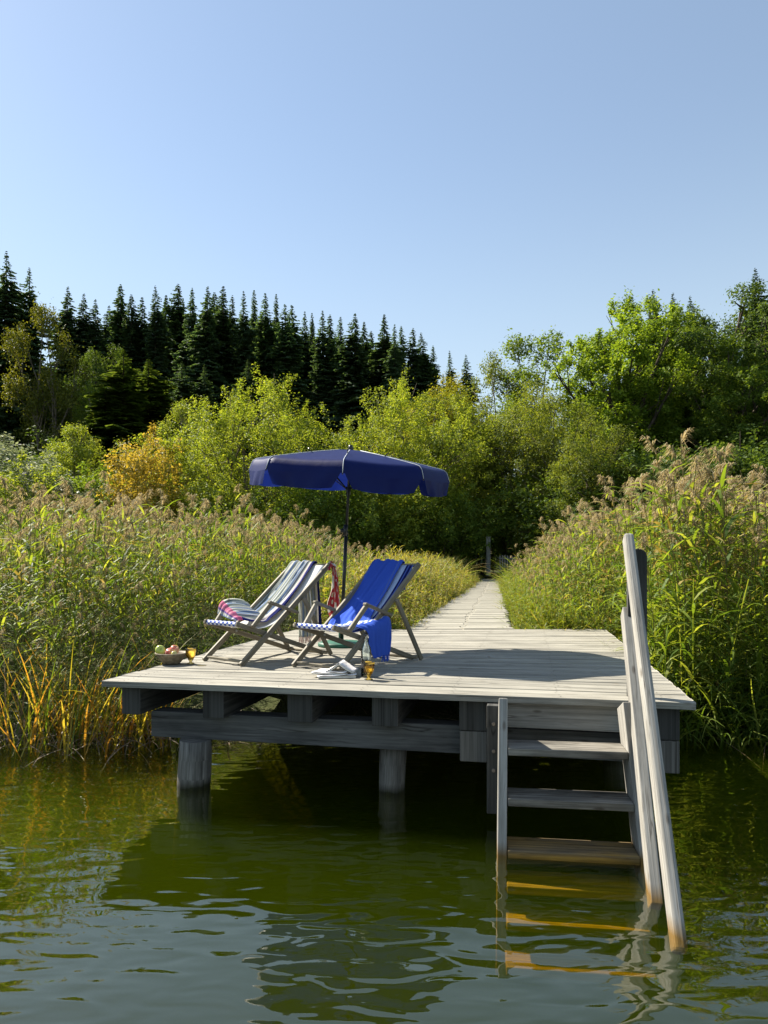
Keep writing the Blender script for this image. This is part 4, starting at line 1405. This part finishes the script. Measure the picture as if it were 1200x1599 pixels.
M_SPR = leafmat('spruce_needles', [(.055, .105, .058), (.085, .14, .068), (.145, .20, .082)], .40, (1.2, 1.2, .5), .6, .25, .25)
M_SPRL = leafmat('young_conifer_needles', [(.08, .13, .03), (.12, .18, .035), (.19, .24, .05)], .45, (1.25, 1.2, .5), .6, .25, .15)
sp = [tree_meshes('spruce%d' % i, *spruce(40 + i, 24, w, b), M_BARK, M_SPR) for i, (w, b) in enumerate(((6.6, .22), (7.4, .12), (6.0, .36), (6.9, .28), (7.8, .06)))]
SPL = 'tall dark spruce in the forest on the hill beyond the bushes'
SPG = 'dark spruces of the hill forest'
rs = random.Random(9)
tops = [(188, 443), (205, 452), (221, 458), (243, 445), (262, 455), (280, 443), (298, 447), (322, 438), (337, 456), (352, 440), (366, 462), (380, 450), (396, 454), (413, 459), (430, 453), (446, 466), (457, 470),
        (474, 487), (488, 480), (505, 482), (514, 490), (535, 488), (553, 484), (566, 500), (582, 516), (603, 482), (616, 508), (628, 511), (645, 513), (660, 516), (676, 533), (700, 544)]
for i, (px, tp_) in enumerate(tops):
    put_tree('spruce_tree', sp[rs.choice((0, 2, 3, 3, 0, 1))], px + rs.uniform(-3, 3), tp_ + rs.uniform(-3, 8), rs.uniform(64, 80), 24, SPL, 'spruce', SPG, rs.uniform(.85, 1.35))
for i in range(34):                           # deeper rows fill the gaps
    px = 170 + i * 16.2 + rs.uniform(-7, 7)
    tp_ = np.interp(px, [170, 320, 460, 520, 620, 700, 760], [470, 462, 490, 510, 530, 575, 640]) + rs.uniform(0, 30)
    put_tree('spruce_tree', sp[rs.choice((1, 2, 3, 4))], px, tp_, rs.uniform(82, 98), 24, SPL, 'spruce', SPG, rs.uniform(.9, 1.15))
for px, tp_, Y_, lab in ((10, 390, 58, 'tallest dark spruce at the left end of the forest'), (46, 416, 60, 'dark spruce just right of the tallest left spruce'), (-25, 420, 59, 'dark spruce half out of view at the left end of the forest'),
                         (106, 445, 66, 'broad dark spruce left of a pair of slim spruces'), (131, 456, 67, 'slim dark spruce, first of the pair on the left'), (149, 465, 67, 'slim dark spruce, second of the pair on the left')):
    put_tree('spruce_tree', sp[4 if px < 60 else 1], px, tp_, Y_, 24, lab, 'spruce', 'spruces at the left of the forest', 1.0)
for px, tp_, Y_, lab in ((284, 563, 56, 'small spruce in front of the forest, left of three'), (320, 568, 56, 'small spruce in front of the forest, middle of three'), (388, 560, 57, 'small spruce in front of the forest above the light green bush')):
    put_tree('young_spruce', sp[4], px, tp_, Y_, 24, lab, 'spruce', 'small spruces before the forest', 1.25)
for px, tp_, Y_, lab in ((193, 545, 50, 'pointed dark conifer with a sunlit left side above the orange shrub'), (232, 560, 53, 'wide dark conifer right of the sunlit pointed one'), (165, 600, 49, 'low dark conifer left of the pointed sunlit one')):
    put_tree('conifer_tree', sp[4], px, tp_, Y_, 24, lab, 'conifer', 'conifers in front of the hill', 2.1, leafm=M_SPRL)
for px, tp_, Y_, lab in ((1020, 450, 58, 'spruce tip above the big green maple'), (1051, 455, 60, 'spruce tip between the two big broadleaf trees'), (1078, 460, 60, 'spruce tip above the dark broadleaf tree'), (1180, 416, 54, 'tall spruce at the right edge above the broadleaf trees'), (1205, 440, 55, 'spruce cut off by the right edge of the view'), (728, 552, 62, 'thin wispy spruce top right of the hill forest')):
    put_tree('spruce_tree', sp[1], px, tp_, Y_, 24, lab, 'spruce', 'spruces behind the broadleaf trees', .95)

# broadleaf foliage
def LM(n, a, b, c, tr=.42, tint=(1.3, 1.2, .42), **k): return leafmat(n, [a, b, c], tr, tint, .55, .2, **k)


M_LG = LM('light_green_leaf', (.14, .205, .028), (.235, .295, .042), (.35, .385, .075), .52)
M_YG = LM('yellow_green_leaf', (.14, .16, .016), (.23, .23, .025), (.33, .29, .04), .5)
M_MG = LM('mid_green_leaf', (.07, .125, .02), (.12, .185, .028), (.20, .265, .042), .52)
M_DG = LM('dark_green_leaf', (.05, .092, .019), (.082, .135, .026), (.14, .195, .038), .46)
M_OL = LM('olive_leaf', (.095, .135, .026), (.155, .20, .036), (.25, .275, .06), .5)
M_OR = LM('orange_leaf', (.22, .22, .035), (.37, .32, .06), (.48, .39, .09), .5, (1.25, 1.0, .42))
M_SV = LM('silvery_leaf', (.16, .19, .11), (.25, .28, .18), (.36, .38, .27), .35, (1.1, 1.1, .7))
bl = {}
bl['willow'] = (tree_meshes('willow', *broadleaf(1, 9, 10.5, .115, 80000, .03, 38, .20, 'bush', -.03, 5, .3, .20), M_BARKP, M_LG), 9)
bl['shrub'] = (tree_meshes('shrub', *broadleaf(2, 6, 6.6, .15, 24000, .02, 22, .22, 'bush', .06, 5, .2, .24), M_BARKP, M_OR), 6)
bl['cone'] = (tree_meshes('cone', *broadleaf(3, 12, 5.6, .12, 36000, .04, 26, .20, 'cone', .05, 1, .2), M_BARKP, M_LG), 12)
bl['olive'] = (tree_meshes('olive', *broadleaf(4, 11, 7.0, .12, 46000, .03, 34, .18, 'bush', .12, 4, .25), M_BARKP, M_OL), 11)
bl['birch'] = (tree_meshes('birch', *broadleaf(5, 14, 6.5, .17, 17000, .18, 24, .18, 'round', .10, 2, .22, .34), M_BARKP, M_MG), 14)
bl['maple'] = (tree_meshes('maple', *broadleaf(6, 14, 9.5, .155, 80000, .16, 40, .150, 'vase', .0, 2, .42, .22), M_BARK, M_MG), 14)
bl['oak'] = (tree_meshes('oak', *broadleaf(7, 15, 11, .155, 95000, .10, 54, .170, 'round', .0, 1, .5, .26), M_BARK, M_DG), 15)
bl['under'] = (tree_meshes('under', *broadleaf(8, 6, 8.5, .18, 22000, .02, 22, .25, 'bush', .05, 5, .2), M_BARK, M_DG), 6)


def T(kind, name, px, top, Y, label, cat, leafm=None, w=1.0, group=None, rz=None):
    mm, h = bl[kind]
    return put_tree(name, mm, px, top, Y, h, label, cat, group, w, rz, leafm)


T('willow', 'willow_bush', 395, 596, 38, 'big rounded light green bush left of the parasol', 'bush', M_LG, 1.0, rz=.4)
T('willow', 'willow_bush', 640, 598, 40, 'light green bush behind the right half of the parasol', 'bush', M_LG, .92, rz=2.0)
T('shrub', 'autumn_shrub', 236, 680, 34, 'orange and yellow autumn shrub on the left', 'shrub', M_OR, .78)
T('shrub', 'silver_shrub', 12, 686, 35, 'silvery grey-green shrub at the left edge', 'shrub', M_SV, 1.3)
T('shrub', 'green_shrub', 44, 722, 32, 'small bright green shrub in front of the silvery one', 'shrub', M_LG, 1.0)
T('cone', 'young_tree', 118, 640, 42, 'slim light green young tree between the silvery shrub and the conifer', 'tree', M_LG, 1.1)
T('cone', 'young_tree', 150, 575, 52, 'tall pale young tree beside the sunlit conifer', 'tree', M_MG, .8)
T('cone', 'young_tree', 285, 604, 46, 'narrow pale green tree peeking left of the big rounded bush', 'tree', M_LG, .8)
T('birch', 'birch_tree', 75, 462, 54, 'yellow-green tree standing in front of the left spruces', 'tree', LM('muted_leaf', (.07, .09, .014), (.12, .135, .02), (.19, .185, .03), .42), .72)
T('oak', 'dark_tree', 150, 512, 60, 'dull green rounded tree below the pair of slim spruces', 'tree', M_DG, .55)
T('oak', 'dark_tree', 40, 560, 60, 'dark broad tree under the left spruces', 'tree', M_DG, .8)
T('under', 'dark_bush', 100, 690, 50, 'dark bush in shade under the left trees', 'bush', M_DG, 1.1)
T('cone', 'young_tree', 536, 655, 42, 'small light green tree above the left of the parasol top', 'tree', M_LG, .7)
T('olive', 'olive_tree', 665, 572, 47, 'yellowish tree rising over the light green bush', 'tree', M_YG, 1.1)
T('olive', 'olive_tree', 730, 578, 43, 'olive tree right of the light green bush', 'tree', M_OL, 1.05)
T('birch', 'wispy_tree', 765, 545, 50, 'wispy thin-leaved tree top over the olive trees', 'tree', M_OL, .8)
T('olive', 'olive_tree', 800, 580, 41, 'brownish olive tree above the gate', 'tree', M_OL, 1.05)
T('olive', 'olive_tree', 880, 600, 37, 'loose olive tree in front of the big green maple', 'tree', M_OL, 1.0)
T('olive', 'olive_tree', 935, 640, 33, 'lower olive tree, just left of the dark shade', 'tree', M_OL, 1.0)
T('birch', 'ash_tree', 842, 500, 48, 'grey-green airy tree standing alone against the sky', 'tree', M_MG, 1.0)
T('maple', 'maple_tree', 968, 446, 42, 'big bright green maple with sky left of it', 'tree', LM('maple_leaf', (.11, .19, .022), (.18, .27, .034), (.28, .36, .05), .55), 1.0, rz=1.0)
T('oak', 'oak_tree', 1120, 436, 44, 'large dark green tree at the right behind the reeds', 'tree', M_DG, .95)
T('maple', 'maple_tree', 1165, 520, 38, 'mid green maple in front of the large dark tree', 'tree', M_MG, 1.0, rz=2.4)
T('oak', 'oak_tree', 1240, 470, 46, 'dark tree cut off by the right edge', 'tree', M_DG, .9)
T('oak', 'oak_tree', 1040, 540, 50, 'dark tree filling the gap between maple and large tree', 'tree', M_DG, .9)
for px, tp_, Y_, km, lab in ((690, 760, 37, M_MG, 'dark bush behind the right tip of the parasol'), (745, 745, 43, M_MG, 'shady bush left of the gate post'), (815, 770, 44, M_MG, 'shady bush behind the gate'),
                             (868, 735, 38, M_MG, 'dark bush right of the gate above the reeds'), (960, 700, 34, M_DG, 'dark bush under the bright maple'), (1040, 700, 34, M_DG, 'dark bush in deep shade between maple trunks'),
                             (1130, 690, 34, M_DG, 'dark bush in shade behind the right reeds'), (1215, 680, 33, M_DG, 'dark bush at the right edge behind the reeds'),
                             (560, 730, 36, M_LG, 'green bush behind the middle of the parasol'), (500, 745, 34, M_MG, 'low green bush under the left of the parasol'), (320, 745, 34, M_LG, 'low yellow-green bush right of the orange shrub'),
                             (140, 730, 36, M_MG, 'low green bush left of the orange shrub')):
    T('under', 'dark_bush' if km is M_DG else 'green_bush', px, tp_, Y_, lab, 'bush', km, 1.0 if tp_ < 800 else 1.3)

# ------------------------------------------------------------------ camera and render settings
cam = bpy.data.cameras.new('camera')
cam.sensor_fit = 'HORIZONTAL'; cam.sensor_width = 36; cam.lens = 36 * F / 1200
cam.shift_y = (HZ - 799.5) / 1200
cam.clip_start = .05; cam.clip_end = 2000
co = bpy.data.objects.new('camera', cam); COL.objects.link(co)
co.location = (0, 0, CAMZ); co.rotation_euler = (math.radians(90), 0, 0)
SC.camera = co
SC.view_settings.view_transform = 'Standard'; SC.view_settings.look = 'None'
SC.view_settings.exposure = 1.32; SC.view_settings.gamma = 1.0
SC.render.engine = 'CYCLES'
SC.cycles.use_denoising = True
SC.cycles.max_bounces = 8; SC.cycles.transparent_max_bounces = 12; SC.cycles.volume_bounces = 1
SC.cycles.transmission_bounces = 4; SC.cycles.diffuse_bounces = 4; SC.cycles.glossy_bounces = 3
SC.cycles.caustics_reflective = False; SC.cycles.caustics_refractive = False
SC.cycles.sample_clamp_indirect = 6
print('reeds', NR1, len(X2), 'grass', len(X3), len(X4), 'polys', sum(len(m.polygons) for m in bpy.data.meshes))
